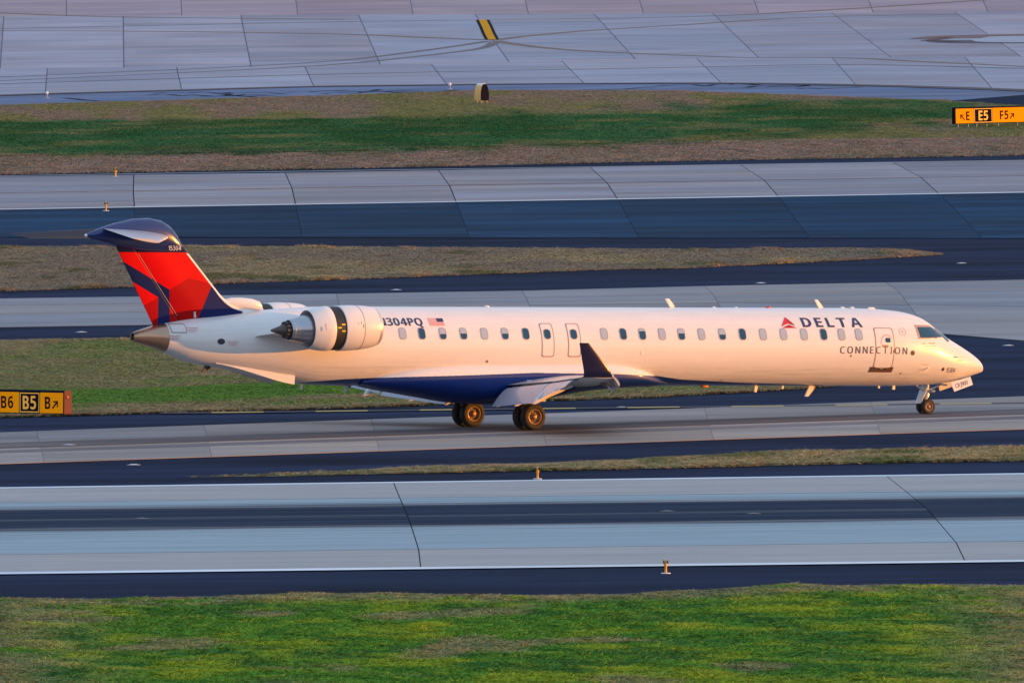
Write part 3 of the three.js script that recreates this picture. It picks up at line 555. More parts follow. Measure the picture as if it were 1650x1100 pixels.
// lettering and marks on the right side
const arcBox = (x0, x1, a0, a1, w, h, off = 0.009) => (x, y) => onArc(lerp(x0, x1, x / w), lerp(a0, a1, y / h), off, 1);
letters('lettering', lettering('DELTA', fontBold, 1, 1, 0.34), arcBox(11.63, 14.06, 0.74, 1.155, 1, 1), ink, jet);
letters('lettering', lettering('CONNECTION', font, 1, 1, 0.42), arcBox(13.03, 15.79, -0.19, 0.045, 1, 1, 0.014), inkBrown, jet);
letters('lettering', lettering('N304PQ', fontBold, 1, 1, 0.12), arcBox(-5.31, -3.56, 0.76, 1.09, 1, 1), ink, jet);
letters('lettering', lettering('15304', font, 1, 1, 0.16), (x, y) => onY(lerp(17.66, 18.08, x), lerp(1.96, 2.12, y), 0.009, 1), inkBrown, jet);
{
  const tri = (pts) => { const o = []; pts.forEach((p, i) => { const q = pts[(i + 1) % pts.length]; for (let s = 0; s < 5; s++) o.push([lerp(p[0], q[0], s / 5), lerp(p[1], q[1], s / 5)]); }); return patch(o, 0.009, onArc, 1, 3); };
  part('emblem', tri([[11.057, 1.19], [11.063, 0.887], [10.755, 0.765]]), redInk, jet);
  part('emblem', tri([[11.057, 1.19], [11.326, 0.791], [11.063, 0.887]]), redDark, jet);
  part('emblem', tri([[10.752, 0.703], [11.089, 0.835], [11.354, 0.704]]), redDark, jet);
  // flag
  const fx0 = -3.31, fx1 = -2.72, a0 = 0.765, a1 = 1.08, rect = (x0, x1, b0, b1, off) => patch(roundRect(x0, x1, b0, b1, 0.002, 1), off, onArc, 1, 2);
  const flag = part('flag', rect(fx0, fx1, a0, a1, 0.006), std([0.75, 0.72, 0.7], 0.5), jet);
  for (let i = 0; i < 7; i++) part('stripe', rect(fx0, fx1, a1 - (2 * i + 1) * (a1 - a0) / 13, a1 - 2 * i * (a1 - a0) / 13, 0.009), std([0.55, 0.05, 0.06], 0.5), flag);
  part('canton', rect(fx1 - 0.26, fx1, a1 - 0.17, a1, 0.0125), ink, flag);
}
// small fittings on the skin
const disc = (x, a, r, off = 0.01) => patch(Array.from({ length: 16 }, (_, i) => [x + r * Math.cos(i / 16 * 6.283), a + r * Math.sin(i / 16 * 6.283)]), off);
part('vent', disc(16.03, -0.13, 0.09), std([0.05, 0.03, 0.03], 0.6), jet);
for (const [x, a, r] of [[15.25, -0.1, 0.06], [13.48, -0.28, 0.035], [-1.1, -0.5, 0.045], [1.1, -0.86, 0.045], [2.25, -0.86, 0.045], [15.72, -0.95, 0.035], [8.6, -1.35, 0.03]]) part('static_port', disc(x, a, r), std([0.2, 0.11, 0.07], 0.6), jet);
part('sun_glint_disc', disc(5.06, -0.19, 0.07, 0.012), gloss([0.85, 0.82, 0.75], 0.1), jet);  // pale disc painted in for a sun glint on the skin
part('round_emblem', band(Array.from({ length: 24 }, (_, i) => [15.66 + 0.13 * Math.cos(i / 24 * 6.283), 0.62 + 0.13 * Math.sin(i / 24 * 6.283)]), 0.02, 0.009), std([0.5, 0.47, 0.47], 0.6), jet);
part('round_emblem', patch([[15.58, 0.62], [15.64, 0.64], [15.66, 0.7], [15.68, 0.64], [15.74, 0.62], [15.68, 0.6], [15.66, 0.54], [15.64, 0.6]], 0.009), std([0.5, 0.47, 0.47], 0.6), jet);
for (const [x0, x1, y0, y1] of [[16.46, 16.6, 2.95, 2.98], [16.75, 17.05, 2.95, 2.985], [16.55, 17.1, 2.86, 2.875], [16.5, 16.8, 2.23, 2.25], [16.4, 16.7, 2.06, 2.08], [18.05, 18.4, 2.36, 2.38]]) part('placard', patch(roundRect(x0, x1, y0, y1, 0.005, 1), 0.01, onY), std([0.42, 0.3, 0.26], 0.6), jet);
part('pitot_probe', mergeGeometries([tube([...onY(17.95, 2.5, -0.02)], [...onY(18.05, 2.47, 0.12)], 0.02, 0.014), tube([...onY(18.05, 2.47, 0.12)], [...onY(18.42, 2.45, 0.2)], 0.014, 0.008)]), greyMetal, jet);
part('angle_vane', tube([...onY(16.85, 2.13, 0)], [...onY(16.6, 2.05, 0.14)], 0.02, 0.006), greyMetal, jet);
part('static_port', patch(Array.from({ length: 12 }, (_, i) => [17.5 + 0.06 * Math.cos(i / 12 * 6.283), 2.07 + 0.06 * Math.sin(i / 12 * 6.283)]), 0.01, onY), std([0.04, 0.025, 0.02], 0.6), jet);
{ // rear fuselage: round vent, hatch, warning prints
  const o = Array.from({ length: 20 }, (_, i) => [-11.38 + 0.14 * Math.cos(i / 20 * 6.283), 2.98 + 0.1 * Math.sin(i / 20 * 6.283)]);
  part('vent', patch(o, 0.01, onY), std([0.035, 0.035, 0.04], 0.7), jet);
  const h = roundRect(-13.08, -12.58, 3.29, 3.55, 0.04, 3); part('hatch', patch(h, 0.006, onY), white, jet); part('hatch_seam', band(h, 0.03, 0.01, onY), seamMat, jet);
  for (const [x, y] of [[-12.35, 3.42], [-13.0, 3.15], [-10.95, 2.97]]) for (let k = 0; k < 3; k++) part('warning_print', patch(roundRect(x - 0.22 + 0.03 * k, x + 0.2 - 0.04 * k, y - 0.06 * k, y - 0.06 * k + 0.02, 0.004, 1), 0.01, onY), pinkInk, jet);
}
{ // metal tail cone with exhaust
  const prof = [[-13.17, 3.585, 2.6, 0.49], [-13.5, 3.52, 2.72, 0.4], [-13.9, 3.41, 2.84, 0.285], [-14.2, 3.32, 2.92, 0.2], [-14.36, 3.26, 2.96, 0.15]];
  const ring = ([x, t, b, w], k = 1) => Array.from({ length: 40 }, (_, i) => { const a = i / 40 * 6.2832; return [x, (t + b) / 2 + (t - b) / 2 * k * Math.cos(a), w * k * Math.sin(a)]; });
  const c = part('tail_cone', loft([ring([-13.16, 3.585, 2.6, 0.49], 0.97), ring(prof[0], 1.004), ...prof.slice(1).map((p) => ring(p)), ring([-14.36, 3.26, 2.96, 0.15], 0.86), ring([-14.1, 3.26, 2.96, 0.15], 0.8)]), std([0.44, 0.3, 0.21], 0.3, { metalness: 0.9 }), jet);
  part('exhaust', loft([ring([-14.2, 3.26, 2.96, 0.15], 0.82), ring([-14.3, 3.26, 2.96, 0.15], 0.3)], { capB: true }), sootAndHoleMat, c);
}
// wing-body fairing
{
  const F = [[-5.7, 1.72, 1.5, 0.75], [-4.9, 1.98, 1.34, 1.05], [-4.0, 2.2, 1.2, 1.27], [-3.0, 2.34, 1.05, 1.38], [-2.0, 2.42, 0.9, 1.43], [-0.9, 2.45, 0.83, 1.45], [0.3, 2.46, 0.84, 1.45], [1.3, 2.46, 0.94, 1.45], [2.4, 2.46, 1.14, 1.44], [3.4, 2.44, 1.28, 1.43], [4.5, 2.34, 1.37, 1.37], [5.3, 2.15, 1.42, 1.2], [6.0, 1.86, 1.44, 0.9], [6.6, 1.62, 1.5, 0.5]];
  const n = 72, rings = []; for (let i = 0; i <= 70; i++) {
    const x = lerp(F[0][0], F[F.length - 1][0], i / 70); let k = 0; while (k < F.length - 2 && x > F[k + 1][0]) k++;
    const t = (x - F[k][0]) / (F[k + 1][0] - F[k][0]), v = [1, 2, 3].map((c) => { const p = F[Math.max(0, k - 1)][c], a = F[k][c], b = F[k + 1][c], q = F[Math.min(F.length - 1, k + 2)][c]; return 0.5 * (2 * a + (b - p) * t + (2 * p - 5 * a + 4 * b - q) * t * t + (3 * a - p - 3 * b + q) * t ** 3); });
    rings.push(Array.from({ length: n }, (_, j) => { const a = j / n * 6.28318, c = Math.cos(a), s = Math.sin(a), e = 2 / 2.5; return [x, (v[0] + v[1]) / 2 + (v[0] - v[1]) / 2 * Math.sign(c) * Math.abs(c) ** e, v[2] * Math.sign(s) * Math.abs(s) ** e]; }));
  }
  const bx0 = -5.8, bx1 = 6.8, t = dataTex(512, 256, (u, v) => (lerp(0.7, 2.6, v) < paintLine(lerp(bx0, bx1, u)) ? BLUE : WHITE), false);
  const f = part('belly_fairing', loft(rings, { capA: true, capB: true, uv: (p) => [(p[0] - bx0) / (bx1 - bx0), (p[1] - 0.7) / 1.9] }), gloss([1, 1, 1], 0.5, { map: t, clearcoat: 0.1, specularIntensity: 0.6 }), jet);
}
// airfoil: n points round, from trailing edge over the top to the leading edge and back; c chord, t thickness
function foil(le, te, z, t, n = 28, camber = 0.015) {    // le, te: [x, y]
  const dx = le[0] - te[0], dy = le[1] - te[1], c = Math.hypot(dx, dy), ux = dx / c, uy = dy / c, out = [];
  for (let i = 0; i < n; i++) {
    const a = i / n * 2 * Math.PI, s = 0.5 * (1 + Math.cos(a));       // 1 at trailing edge
    const th = 5 * t * (0.2969 * Math.sqrt(s) - 0.126 * s - 0.3516 * s * s + 0.2843 * s ** 3 - 0.1015 * s ** 4) + 0.002;
    const y = (a < Math.PI ? th : -th) + camber * 4 * s * (1 - s);
    out.push([le[0] - ux * s * c - uy * y * c, le[1] - uy * s * c + ux * y * c, z]);
  }
  return out;
}
const flip = (r, sd) => (sd > 0 ? r : r.map(([x, y, z]) => [x, y, -z]));
const wingMetal = gloss([0.32, 0.33, 0.36], 0.28), flapMat = gloss([0.33, 0.35, 0.43], 0.35), slatMat = std([0.5, 0.52, 0.55], 0.25, { metalness: 0.7 });
// wing planform: [z, le x, le y, hinge x, hinge y]
const WG = [[0.9, 3.75, 1.62, -0.35, 1.48], [3.0, 2.5, 1.74, -0.55, 1.6], [5.25, 1.3, 1.79, -0.8, 1.72], [9.3, -0.95, 1.92, -2.4, 1.92], [11.9, -2.4, 2.04, -3.6, 2.05]];
const wingAt = (z) => { let k = 0; while (k < WG.length - 2 && z > WG[k + 1][0]) k++; const t = (z - WG[k][0]) / (WG[k + 1][0] - WG[k][0]); return WG[k].map((v, i) => lerp(v, WG[k + 1][i], t)); };
for (const sd of [1, -1]) {
  const rings = []; for (let i = 0; i <= 24; i++) { const w = wingAt(lerp(0.9, 11.9, i / 24)); rings.push(flip(foil([w[1], w[2]], [w[3], w[4]], w[0], 0.1), sd)); }
  const wing = part('wing', loft(rings, { capA: true, capB: true }), wingMetal, jet, sd > 0 ? 'right wing' : 'left wing');
  const flapRing = (z, h, te) => flip(foil(h, te, z, 0.13, 20, 0.03), sd);
  const L3 = (a, b, t) => a.map((v, i) => lerp(v, b[i], t));
  const IF = [[1.6, -0.42, 1.42, -1.09, 0.78], [5.2, -0.9, 1.66, -1.54, 1.0]], OF = [[5.3, -0.92, 1.66, -1.56, 1.06], [9.25, -2.36, 1.88, -2.72, 1.66]];
  for (const f of [IF, OF]) {
    const rr = []; for (let i = 0; i <= 8; i++) { const q = L3(f[0], f[1], i / 8); rr.push(flapRing(q[0], [q[1], q[2]], [q[3], q[4]])); }
    part('flap', loft(rr, { capA: true, capB: true }), flapMat, wing);
    const vv = []; for (let i = 0; i <= 8; i++) { const q = L3(f[0], f[1], i / 8); vv.push(flapRing(q[0], [q[1] + 0.22, q[2] + 0.04], [q[1] - 0.08, q[2] - 0.1])); }
    part('flap_vane', loft(vv, { capA: true, capB: true }), flapMat, wing);
  }
  // aileron, spoilers
  { const rr = []; for (let i = 0; i <= 6; i++) { const w = wingAt(lerp(9.35, 11.6, i / 6)); rr.push(flip(foil([w[3] + 0.32, w[4] + 0.03], [w[3] - 0.02, w[4] - 0.005], w[0], 0.14, 16, 0), sd)); } part('aileron', loft(rr, { capA: true, capB: true }), wingMetal, wing); }
  for (const [z0, z1] of [[1.75, 3.3], [3.4, 5.1], [5.5, 7.0], [7.1, 8.6]]) {
    const rr = [z0, z1].map((z) => { const w = wingAt(z); return flip([[w[3] + 0.75, w[4] + 0.105, z], [w[3] + 0.02, w[4] + 0.03, z], [w[3] + 0.02, w[4] + 0.012, z], [w[3] + 0.75, w[4] + 0.06, z]], sd); });
    part('spoiler', loft(rr, { capA: true, capB: true }), paleGrey, wing);
  }
  // slats, drooped
  for (const [z0, z1] of [[1.9, 4.4], [4.45, 8.0], [8.05, 11.55]]) {
    const rr = []; for (let i = 0; i <= 6; i++) { const w = wingAt(lerp(z0, z1, i / 6)), k = lerp(1.15, 0.85, (w[0] - 1.9) / 9.7); rr.push(flip(foil([w[1] + 0.3 * k, w[2] - 0.34 * k], [w[1] - 0.16 * k, w[2] + 0.09], w[0], 0.16, 18, 0.09), sd)); }
    part('slat', loft(rr, { capA: true, capB: true }), slatMat, wing);
  }
  for (const z of [2.6, 5.9, 8.5, 10.7]) { const w = wingAt(z), k = z > 10 ? 0.5 : 1; part('slat_track', mergeGeometries([tube([w[1] - 0.15, w[2] - 0.02, sd * z], [w[1] + 0.2 * k, w[2] - 0.28 * k, sd * z], 0.05 * k + 0.02, 0.03)]), greyMetal, wing); }
  // flap track fairings
  for (const [z, len, y0, fw, rr0] of [[1.75, 0.9, 0.86, 0.7, 0.1], [3.6, 1.2, 0.95, 0.7, 0.11], [5.75, 1.5, 1.08, 0.45, 0.12], [7.9, 1.0, 1.5, 0.25, 0.07]]) {
    const w = wingAt(z), a = [w[3] + fw, w[4] - 0.16], b = [w[3] - len * 0.62, y0 - 0.05], rr = [];
    for (let i = 0; i <= 12; i++) { const t = i / 12, r = Math.sqrt(Math.max(0.002, 4 * t * (1 - t))) * rr0; rr.push(flip(Array.from({ length: 14 }, (_, j) => { const g = j / 14 * 6.2832; return [lerp(a[0], b[0], t), lerp(a[1], b[1], t * t) + r * 1.5 * Math.cos(g) - 0.05, z + r * 0.7 * Math.sin(g)]; }), sd)); }
    part('flap_fairing', loft(rr, { capA: true, capB: true }), white, wing);
  }
  // winglet
  const wl = [[11.88, -2.42, -3.62, 2.03, 0.09], [11.98, -2.5, -3.63, 2.1, 0.08], [12.03, -2.62, -3.66, 2.25, 0.07], [12.2, -3.58, -3.95, 3.2, 0.06]];
  const wr = wl.map(([z, l, t, y, th]) => { const f = foil([l, 0], [t, 0], 0, th, 20, 0); return flip(f.map(([x, yy]) => [x, y, z + yy]), sd); });
  part('winglet', loft(wr, { capA: true, capB: true }), navy, wing);
  part('navigation_light', (() => { const g = new THREE.SphereGeometry(0.07, 12, 8); g.scale(1.8, 0.8, 0.8); g.translate(-2.5, 2.08, sd * 11.85); return g; })(), gloss([0.7, 0.72, 0.75], 0.1), wing);
  // main gear
  const gx = 0.12, gear = new THREE.Group(); gear.name = 'main_gear'; jet.add(gear);
  part('strut', mergeGeometries([tube([gx, 0.46, sd * 2.05], [gx, 0.95, sd * 2.05], 0.07), tube([gx, 0.9, sd * 2.05], [gx + 0.05, 1.7, sd * 2.0], 0.11), tube([gx - 0.0, 1.05, sd * 2.0], [gx + 0.1, 1.5, sd * 1.0], 0.05), tube([gx, 0.46, sd * 1.7], [gx, 0.46, sd * 2.4], 0.06)]), paleGrey, gear);
  part('torque_link', mergeGeometries([tube([gx - 0.06, 0.5, sd * 2.05], [gx - 0.3, 0.75, sd * 2.05], 0.035), tube([gx - 0.3, 0.75, sd * 2.05], [gx - 0.08, 1.0, sd * 2.05], 0.035)]), greyMetal, gear);
  part('gear_door', box(0.9, 0.6, 0.03, gx + 0.1, 1.28, sd * 2.22), white, gear);
  for (const dz of [-0.27, 0.27]) wheel(jet, gx, 0.46, sd * 2.055 + dz, 0.46, 0.15, dz * sd > 0 ? sd : -sd);
}
function wheel(parent, x, y, z, R, hw, out) {            // out: side the rim faces
  const prof = [[-hw * 0.75, R * 0.54], [-hw, R * 0.62], [-hw, R * 0.8], [-hw * 0.82, R * 0.93], [-hw * 0.5, R * 0.99], [0, R], [hw * 0.5, R * 0.99], [hw * 0.82, R * 0.93], [hw, R * 0.8], [hw, R * 0.62], [hw * 0.75, R * 0.54]];
  const toZ = (g) => { g.rotateY(-Math.PI / 2 * out); g.translate(x, y, z); return g; };   // turned about x, then x becomes +-z
  const w = part('wheel', toZ(turned([[-hw * 0.7, 0.02], [-hw * 0.7, R * 0.5], [hw * 0.3, R * 0.5], [hw * 0.3, 0.02]], 24)), std([0.1, 0.08, 0.07], 0.6), parent);
  part('tyre', toZ(turned(prof, 48)), rubberMat, w);
  part('rim', toZ(turned([[hw * 0.2, R * 0.5], [hw * 0.82, R * 0.58], [hw * 0.95, R * 0.55], [hw * 0.86, R * 0.48], [hw * 0.45, R * 0.44], [hw * 0.4, R * 0.36], [hw * 0.55, R * 0.2], [hw * 0.9, R * 0.17], [hw * 0.95, R * 0.1], [hw * 0.95, 0.001]], 36)), rimMat, w);
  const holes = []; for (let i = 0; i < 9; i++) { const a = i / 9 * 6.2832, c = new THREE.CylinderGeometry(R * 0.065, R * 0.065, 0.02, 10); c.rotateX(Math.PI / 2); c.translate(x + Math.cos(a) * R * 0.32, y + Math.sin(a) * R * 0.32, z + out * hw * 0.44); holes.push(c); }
  for (const c of holes) part('painted_rim_hole', c, sootAndHoleMat, w);  // solid dark discs: shade inside open rim holes put into their colour
}
{ // nose gear
  const gear = new THREE.Group(); gear.name = 'nose_gear'; jet.add(gear); const gx = 17.36, gy = 0.755;
  part('strut', mergeGeometries([tube([gx, gy, 0], [gx + 0.02, gy + 0.35, 0], 0.05), tube([gx + 0.02, gy + 0.3, 0], [gx + 0.06, 1.62, 0], 0.075), tube([gx, gy, -0.2], [gx, gy, 0.2], 0.04), tube([gx + 0.05, 1.2, 0], [gx - 0.45, 1.52, 0], 0.035), tube([gx + 0.05, 1.3, 0.06], [gx + 0.5, 1.5, 0.1], 0.03)]), paleGrey, gear);
  part('torque_link', mergeGeometries([tube([gx - 0.04, gy + 0.06, 0.03], [gx - 0.24, gy + 0.22, 0.03], 0.028), tube([gx - 0.24, gy + 0.22, 0.03], [gx - 0.02, gy + 0.42, 0.03], 0.028)]), paleGrey, gear);
  part('steering_collar', tube([gx + 0.02, gy + 0.34, 0], [gx + 0.03, gy + 0.46, 0], 0.11), greyMetal, gear);
  const lamps = []; for (const s of [-1, 0, 1]) { const l = part('taxi_light', tube([gx + 0.12, 1.36 - Math.abs(s) * 0.08, s * 0.16], [gx + 0.24, 1.36 - Math.abs(s) * 0.08, s * 0.16], 0.055, 0.075), greyMetal, gear); }
  for (const dz of [-0.17, 0.17]) wheel(jet, gx, gy, dz, 0.262, 0.09, dz > 0 ? 1 : -1);
  // aft door carried on the leg
  const ad = [[17.28, 1.5], [17.46, 1.5], [17.18, 0.86], [16.98, 0.86]];
  part('leg_door', loft([[17.3, 1.5, -0.2], [17.06, 0.88, -0.2], [17.06, 0.88, 0.2], [17.3, 1.5, 0.2]].map((p) => p) && [[[17.3, 1.48, -0.22], [17.3, 1.48, 0.22], [17.335, 1.48, 0.22], [17.335, 1.48, -0.22]], [[17.03, 0.86, -0.17], [17.03, 0.86, 0.17], [17.065, 0.86, 0.17], [17.065, 0.86, -0.17]]], { capA: true, capB: true }), white, gear);
  // front doors hanging open; right one carries the type lettering
  for (const sd of [1, -1]) {
    const P = [[18.1, 1.60], [18.92, 1.80], [19.0, 1.52], [18.22, 1.28]], z0 = sd * 0.42, z1 = sd * 0.5;
    const d = part('nose_gear_door', loft([P.map(([x, y]) => [x, y, lerp(z0, z1, (1.6 - y) * 2)]), P.map(([x, y]) => [x, y, lerp(z0, z1, (1.6 - y) * 2) + sd * 0.025])], { capA: true, capB: true }), white, jet);
    if (sd > 0) letters('lettering', lettering('CRJ900', font, 1, 1, 0.1), (u, v) => { const x = lerp(18.27, 18.78, u) + 0.03 * (1 - v), y = lerp(1.40, 1.545, u) + 0.14 * v; return [x, y, lerp(z0, z1, (1.6 - y) * 2) + 0.032]; }, inkBrown, d);
  }
  part('door_link', mergeGeometries([tube([18.15, 1.5, -0.35], [17.9, 1.6, 0], 0.03), tube([18.05, 1.5, 0.3], [17.7, 1.55, 0.1], 0.03)]), greyMetal, gear);
}
// engines
for (const sd of [1, -1]) {
  const e = new THREE.Group(); e.name = 'engine'; e.position.set(-7.6, 3.475, sd * 2.4); e.rotation.set(0, sd * -0.012, 0.032); jet.add(e);
  part('intake_lip', turned([[0.98, 0.5], [1.22, 0.535], [1.345, 0.575], [1.37, 0.605], [1.345, 0.64], [1.2, 0.688]], 64), std([0.62, 0.6, 0.58], 0.25, { metalness: 0.6 }), e);
  part('fan_cowl', turned([[1.2, 0.688], [1.0, 0.725], [0.7, 0.756], [0.3, 0.774], [-0.13, 0.777], [-0.14, 0.72]], 64), white, e);
  part('cowl_seam', turned([[0.577, 0.764], [0.575, 0.768], [0.56, 0.769], [0.558, 0.766]], 64), seamMat, e);
  part('intake_duct', turned([[0.98, 0.5], [0.4, 0.52], [0.2, 0.52], [0.2, 0.01]], 40), ductMetal, e);
  part('reverser_gap', turned([[-0.12, 0.74], [-0.3, 0.742], [-0.58, 0.735]], 64), std([0.012, 0.012, 0.016], 0.6), e);
  part('aft_cowl', turned([[-0.54, 0.7], [-0.55, 0.768], [-0.8, 0.75], [-1.05, 0.712], [-1.31, 0.655], [-1.315, 0.635], [-1.1, 0.63]], 64), white, e);
  part('fan_duct', turned([[-0.9, 0.63], [-1.1, 0.63], [-0.95, 0.4]], 48), ductMetal, e);
  const core = part('core_nozzle', turned([[-1.0, 0.53], [-1.45, 0.475], [-1.75, 0.405], [-2.02, 0.345], [-2.03, 0.325], [-1.9, 0.3]], 56), std([0.4, 0.41, 0.44], 0.28, { metalness: 0.9 }), e);
  part('nozzle_ring', turned([[-1.9, 0.374], [-1.905, 0.378], [-1.95, 0.367], [-1.955, 0.36]], 48), greyMetal, e);
  const lobes = []; for (let i = 0; i < 12; i++) { const a = i / 12 * 6.2832, b = new THREE.BoxGeometry(0.22, 0.09, 0.075); b.translate(-2.08, 0.25, 0); b.rotateX(a); lobes.push(b); }
  part('mixer_lobes', mergeGeometries(lobes), std([0.05, 0.045, 0.05], 0.6), e);
  part('exhaust_plug', turned([[-1.8, 0.26], [-2.1, 0.23], [-2.4, 0.13], [-2.68, 0.04], [-2.72, 0.005]], 32), std([0.09, 0.075, 0.07], 0.5, { metalness: 0.5 }), e);
  // placards in the gap, small access marks
  for (const [x, a] of [[-0.27, 0.2], [-0.42, 0.06], [-0.27, -0.1]]) { const g = box(0.14, 0.05, 0.004); g.translate(x, 0, 0.75); g.rotateX(-a); part('placard', g, std([0.65, 0.5, 0.02], 0.5), e); }
  for (const [x, a, h] of [[0.42, 0.24, 0.08], [0.3, 0.22, 0.08], [-0.95, 0.12, 0.2], [-1.1, 0.04, 0.14], [-0.8, 0.1, 0.1], [-0.7, -0.02, 0.14], [0.5, 0.1, 0.12]]) { const r = x > 0 ? 0.773 : 0.741 - (x + 0.8) * -0.1, g = box(0.02, h, 0.006); g.translate(x, 0, r); g.rotateX(-a); if (sd > 0) part('access_mark', g, seamMat, e); }
  // pylon
  const py = [[0.85, -6.75, -10.2, 3.3, 3.12, 0.07], [1.3, -6.8, -10.05, 3.36, 3.2, 0.07], [1.75, -6.85, -9.6, 3.43, 3.3, 0.07]].map(([z, l, t, y0, y1, th]) => flip(foil([l, y0], [t, y1], z, th, 24, 0), sd));
  part('pylon', loft(py, { capA: true, capB: true }), white, jet);
  // strake under the tail
  const sk = (x, d) => { const p = skin(x, -0.98, -0.03, sd); return [[p[0], p[1], p[2]], [p[0], p[1] - d * 0.95, p[2] + sd * d * 0.25]]; };
  const top = [], low = []; for (let i = 0; i <= 16; i++) { const x = lerp(-11.35, -8.35, i / 16), d = 0.06 + 0.3 * smooth(0, 1, i / 16) * (i === 16 ? 0.98 : 1), [a, b] = sk(x, d); if (i === 16) b[0] -= 0.08; top.push(a); low.push(b); }
  part('strake', loft([top, low, low.map(([x, y, z]) => [x, y + 0.01, z - sd * 0.03]), top.map(([x, y, z]) => [x, y, z - sd * 0.03])], { closed: false }), white, jet);
}
// fin, rudder
const finLine = (p, q, y) => lerp(p[0], q[0], (y - p[1]) / (q[1] - p[1]));
const LEx = (y) => (y > 4.55 ? finLine([-12.5, 6.25], [-10.97, 4.55], y) : lerp(-9.9, -10.97, Math.pow(clamp((y - 4.0) / 0.55), 0.6)));
const TEx = (y) => finLine([-14.97, 6.05], [-13.5, 3.4], y), HGx = (y) => finLine([-14.25, 5.97], [-12.68, 3.81], y);
const FU = (p) => [(p[0] + 16) / 7, (p[1] - 3) / 3.5];
const finPaint = (() => {
  const polys = [
    [[[-15.3, 6.2], [-12.3, 6.2], [-12.3, 5.9], [-11.35, 4.92], [-12.26, 5.12], [-13.0, 4.72], [-14.93, 5.76]], RED_A],
    [[[-11.35, 4.92], [-11.97, 3.55], [-12.95, 3.3], [-13.0, 4.72], [-12.26, 5.12]], RED_B],
    [[[-14.6, 5.1], [-14.46, 5.03], [-13.42, 4.46], [-13.89, 4.2], [-14.3, 4.0]], RED_A],
    [[[-13.89, 4.2], [-13.42, 4.46], [-13.4, 3.2], [-14.2, 3.2]], RED_B]];
  return dataTex(1024, 512, (u, v) => {
    const x = u * 7 - 16, y = v * 3.5 + 3;
    if (y < 5.95 && x > LEx(y) - 0.14 - 0.12 * smooth(4.7, 4.1, y)) return WHITE;
    if (y > 5.99) return NAVY;
    for (const [p, c] of polys) if (inside(x, y, p)) return c;
    return FIN_BLUE;
  }, false);
})();
const finMat = gloss([1, 1, 1], 0.4, { map: finPaint, clearcoat: 0.06, specularIntensity: 0.25 });
const thick = (y) => lerp(0.2, 0.13, (y - 3.5) / 2.7);
function vertical(y, le, te, t, t2 = 0.012) {            // half-round nose, straight taper to the tail
  const pts = []; for (let i = 0; i <= 8; i++) { const a = Math.PI / 2 - i / 8 * Math.PI; pts.push([le - t + t * Math.cos(a) * 1.0, y, t * Math.sin(a)]); }
  pts.push([lerp(le - t, te, 0.5), y, -lerp(t, t2, 0.38)], [te, y, -t2], [te, y, t2], [lerp(le - t, te, 0.5), y, lerp(t, t2, 0.38)]); return pts;
}
{
  const ys = []; for (let i = 0; i <= 24; i++) ys.push(lerp(3.45, 6.2, i / 24));
  part('fin', loft(ys.map((y) => vertical(y, Math.min(LEx(Math.max(y, 4.02)), -10.0), HGx(y) + 0.02, thick(y), thick(y) * 0.6)), { uv: FU }), finMat, jet);
  part('rudder', loft(ys.map((y) => vertical(y, HGx(y) + 0.004, TEx(y), thick(y) * 0.6)), { uv: FU, capA: true, capB: true }), finMat, jet);
  part('hinge_glint', mergeGeometries([-1, 1].map((s) => tube([HGx(5.96), 5.96, s * (thick(6) * 0.6 + 0.004)], [HGx(3.83), 3.83, s * (thick(3.8) * 0.6 + 0.004)], 0.009, 0.009, 6))), std([0.6, 0.4, 0.35], 0.4), jet);  // glint along the rudder gap, put in as a thin pale strip
  for (const s of [1]) letters('lettering', lettering('15304', font, 1, 1, 0.16), (u, v) => [lerp(-13.16, -12.66, u), lerp(6.06, 6.21, v), 0.29], white, jet);
  // dorsal air scoop
  const sc = [[-10.9, 4.3, 0.1, 0.1], [-10.5, 4.3, 0.18, 0.16], [-10.1, 4.29, 0.19, 0.19], [-9.7, 4.25, 0.19, 0.19], [-9.42, 4.2, 0.15, 0.16], [-9.32, 4.17, 0.06, 0.07]];
  const s = part('air_scoop', loft(sc.map(([x, y, h, w]) => Array.from({ length: 20 }, (_, i) => { const a = i / 20 * 6.2832; return [x, y + h * Math.cos(a) - 0.02, w * Math.sin(a)]; })), { capA: true, capB: true }), white, jet);
  part('beacon', (() => { const g = tube([-12.0, 3.78, 0.12], [-12.02, 3.98, 0.14], 0.05, 0.03); return g; })(), white, jet);
}
